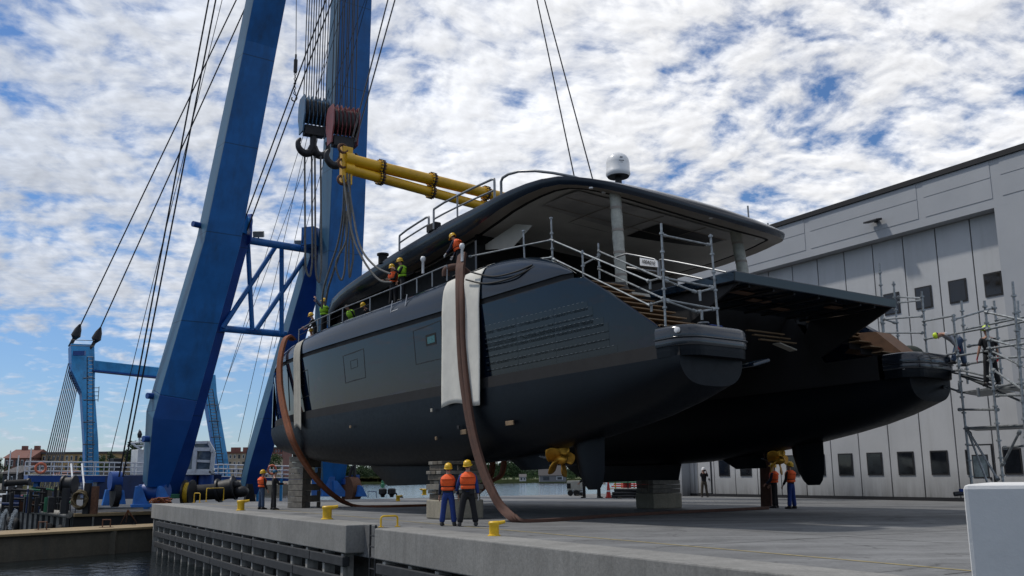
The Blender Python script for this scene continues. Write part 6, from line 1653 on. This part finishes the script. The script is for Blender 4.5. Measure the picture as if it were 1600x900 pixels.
m_cream_c=concrete('block_concrete',(.27,.24,.18),True,.4)
m_lumb2=M('grey_timber',(.17,.155,.13),.85,var=.4,scale=5,dirt=(.06,.055,.05),dirtamt=.6,bump=.4)
# tall stack under the bow: closed end boards to one side, open layers to the other
base=G(472,793.5);hs=P(472,713,base.y).z
t=empty('keel_stack',base,'tall slatted timber stack under the bow with a closed grey end','timber stack','stacks of timber under the keels')
A_=G(449,793.5);B_=G(472,794);C_=G(500,793)
eu=(B_-A_);ev=(C_-B_)
rows=9;hh=hs/rows
for k in range(rows):
    z=k*hh
    lay=(k%2==1)
    m=MB();q=[A_,B_,B_+V3((.1,.5,0)),A_+V3((.3,1.2,0))];m.prism([p+V3((0,0,z+.008)) for p in [A_,B_-eu*.02,B_-eu*.02+V3((.2,.9,0)),A_+V3((.2,.9,0))]],(0,0,hh-.02));m.build('timber',m_lumb2,t,bevel=.015)
    if lay or k==rows-1:
        m=MB();m.prism([p+V3((0,0,z+.008)) for p in [B_+eu*.02,C_,C_+V3((-.1,.5,0)),B_+V3((.1,.5,0))]],(0,0,hh*1.1));m.build('timber',m_lumb,t,bevel=.015)
    else:
        m=MB();m.prism([p+V3((0,0,z+.008)) for p in [C_-ev*.2,C_,C_+V3((-.1,.6,0)),C_-ev*.2+V3((-.1,.6,0))]],(0,0,hh-.02));m.build('timber',m_lumb,t,bevel=.015)
        m=MB();m.prism([p+V3((0,0,z+.008)) for p in [B_+eu*.02,B_+ev*.2,B_+ev*.2+V3((-.1,.6,0)),B_+V3((-.0,.6,0))]],(0,0,hh-.02));m.build('timber',m_lumb,t,bevel=.015)
m=MB();m.box(base+V3((.1,.8,hs+.25)),(1.5,.6,.5));m.build('timber',m_brownw,t,bevel=.02)
b=G(703,812)+V3((.1,.9,0))
zt_=P(703,722,b.y).z
L_=[('c',1.55,1.2,.62,1)];rem=(zt_-.62);n=8
for k in range(n):L_.append((('y','x')[k%2],1.5+.12*((k*7)%3-1),1.1,rem/n*(.8 if k%2 else 1.25),2 if k%2==0 else 3))
stack(b,R(30),'timber stack on a pale concrete base behind the two workers in orange',L_)
b=G(1030,795)+V3((.1,.7,0));zt_=P(1030,750,b.y).z
stack(b,R(30),'low timber stack on a concrete block under the far keel',[('c',1.5,1.2,.62,1)]+[('x',1.45,1.15,(zt_-.62)/3,3)]*3)
# ---------------------------------------------------------------- clutter far under the yacht
b=G(951,778);t=empty('traffic_cone',b,'red and white cone standing beside the far clutter under the yacht','cone')
m=MB();m.box(b+V3((0,0,.03)),(.4,.4,.06));m.build('base_plate',m_redp,t)
m=MB();m.lathe([(.0,.06),(.16,.06),(.04,1.0),(0,1.0)],b,14);m.build('cone_body',m_redp,t,smooth=1)
m=MB();m.lathe([(.118,.36),(.124,.36),(.088,.60),(.082,.60)],b,14);m.build('white_band',m_white,t,smooth=1)
def trolley(x0,x1,y0,y1,label,kind):
    a=G(x0,y1);b=G(x1,y1);t=empty('equipment_trolley' if kind else 'pipe_rack',a,label,'trolley' if kind else 'rack');L=(b-a).length;d=(b-a).normalized();h=P(x0,y0,a.y).z
    n=V3((-d.y,d.x,0))
    if kind:
        m=MB();m.prism([a+n*0+V3((0,0,.35)),b+V3((0,0,.35)),b+n*1+V3((0,0,.35)),a+n*1+V3((0,0,.35))],(0,0,h-.4));m.build('cabinet',m_lampg,t,bevel=.03)
        m=MB();m.prism([a+V3((0,-.02,.5)),a+d*L*.3+V3((0,-.02,.5)),a+d*L*.3+V3((0,-.02,.55)),a+V3((0,-.02,.55))],(0,0,.3));m.build('panel',m_dark,t)
        for p in(a+d*.25,b-d*.25):
            m=MB();m.tube([p+V3((0,-.08,.2)),p+V3((0,.08,.2))],.2,14);m.build('wheel',m_tyre,t,smooth=40)
    else:
        for p in(a,a.lerp(b,.5),b):
            for q in(0,1.4):
                m=MB();m.beam(p+n*q,p+n*q+V3((0,0,h)),.08,.08);m.build('upright',random.choice([m_green,m_yelp,m_iron]),t)
        for k in range(7):
            z=.15+k*h/8;m=MB();m.tube([a-d*.4+n*(k%3)*.5+V3((0,0,z)),b+d*.4+n*(k%3)*.5+V3((0,0,z))],.05,6);m.build('stored_bar',random.choice([m_iron,m_steel,m_lumbp,m_redp,m_green]),t)
        m=MB();m.box(a.lerp(b,.4)+n*.3+V3((0,0,h*.75)),(.5,.4,.4));m.build('red_box',m_redp,t)
trolley(886,906,750,775,'grey equipment trolley on wheels beyond the near rudder',True)
trolley(962,1002,751,777,'cluttered pipe rack with a red box beyond the two keels',False)
def pallet(x0,x1,y,h,label,mat):
    a=G(x0,y);b=G(x1,y);t=empty('timber_pile',a,label,'timber pile');d=(b-a).normalized();n=V3((-d.y,d.x,0))
    for k in range(5):
        m=MB();p=a+n*random.random()*.8+V3((0,0,.12+h*(k//2)*.35));q=b+n*random.random()*.8+V3((0,0,.12+h*(k//2)*.35));m.tube([p,q],.09,8);m.build('beam',mat,t)
    for p in(a.lerp(b,.2),a.lerp(b,.8)):
        m=MB();m.box(p+n*.4+V3((0,0,.05)),(.2,1.2,.1));m.build('bearer',m_lumb,t)
pallet(955,1001,779,.5,'dark pile of beams on the ground left of the concrete keel block'.replace('left of','beside'),m_dark)
pallet(895,912,775,.4,'small heap of metal bars beside the equipment trolley',m_steel)
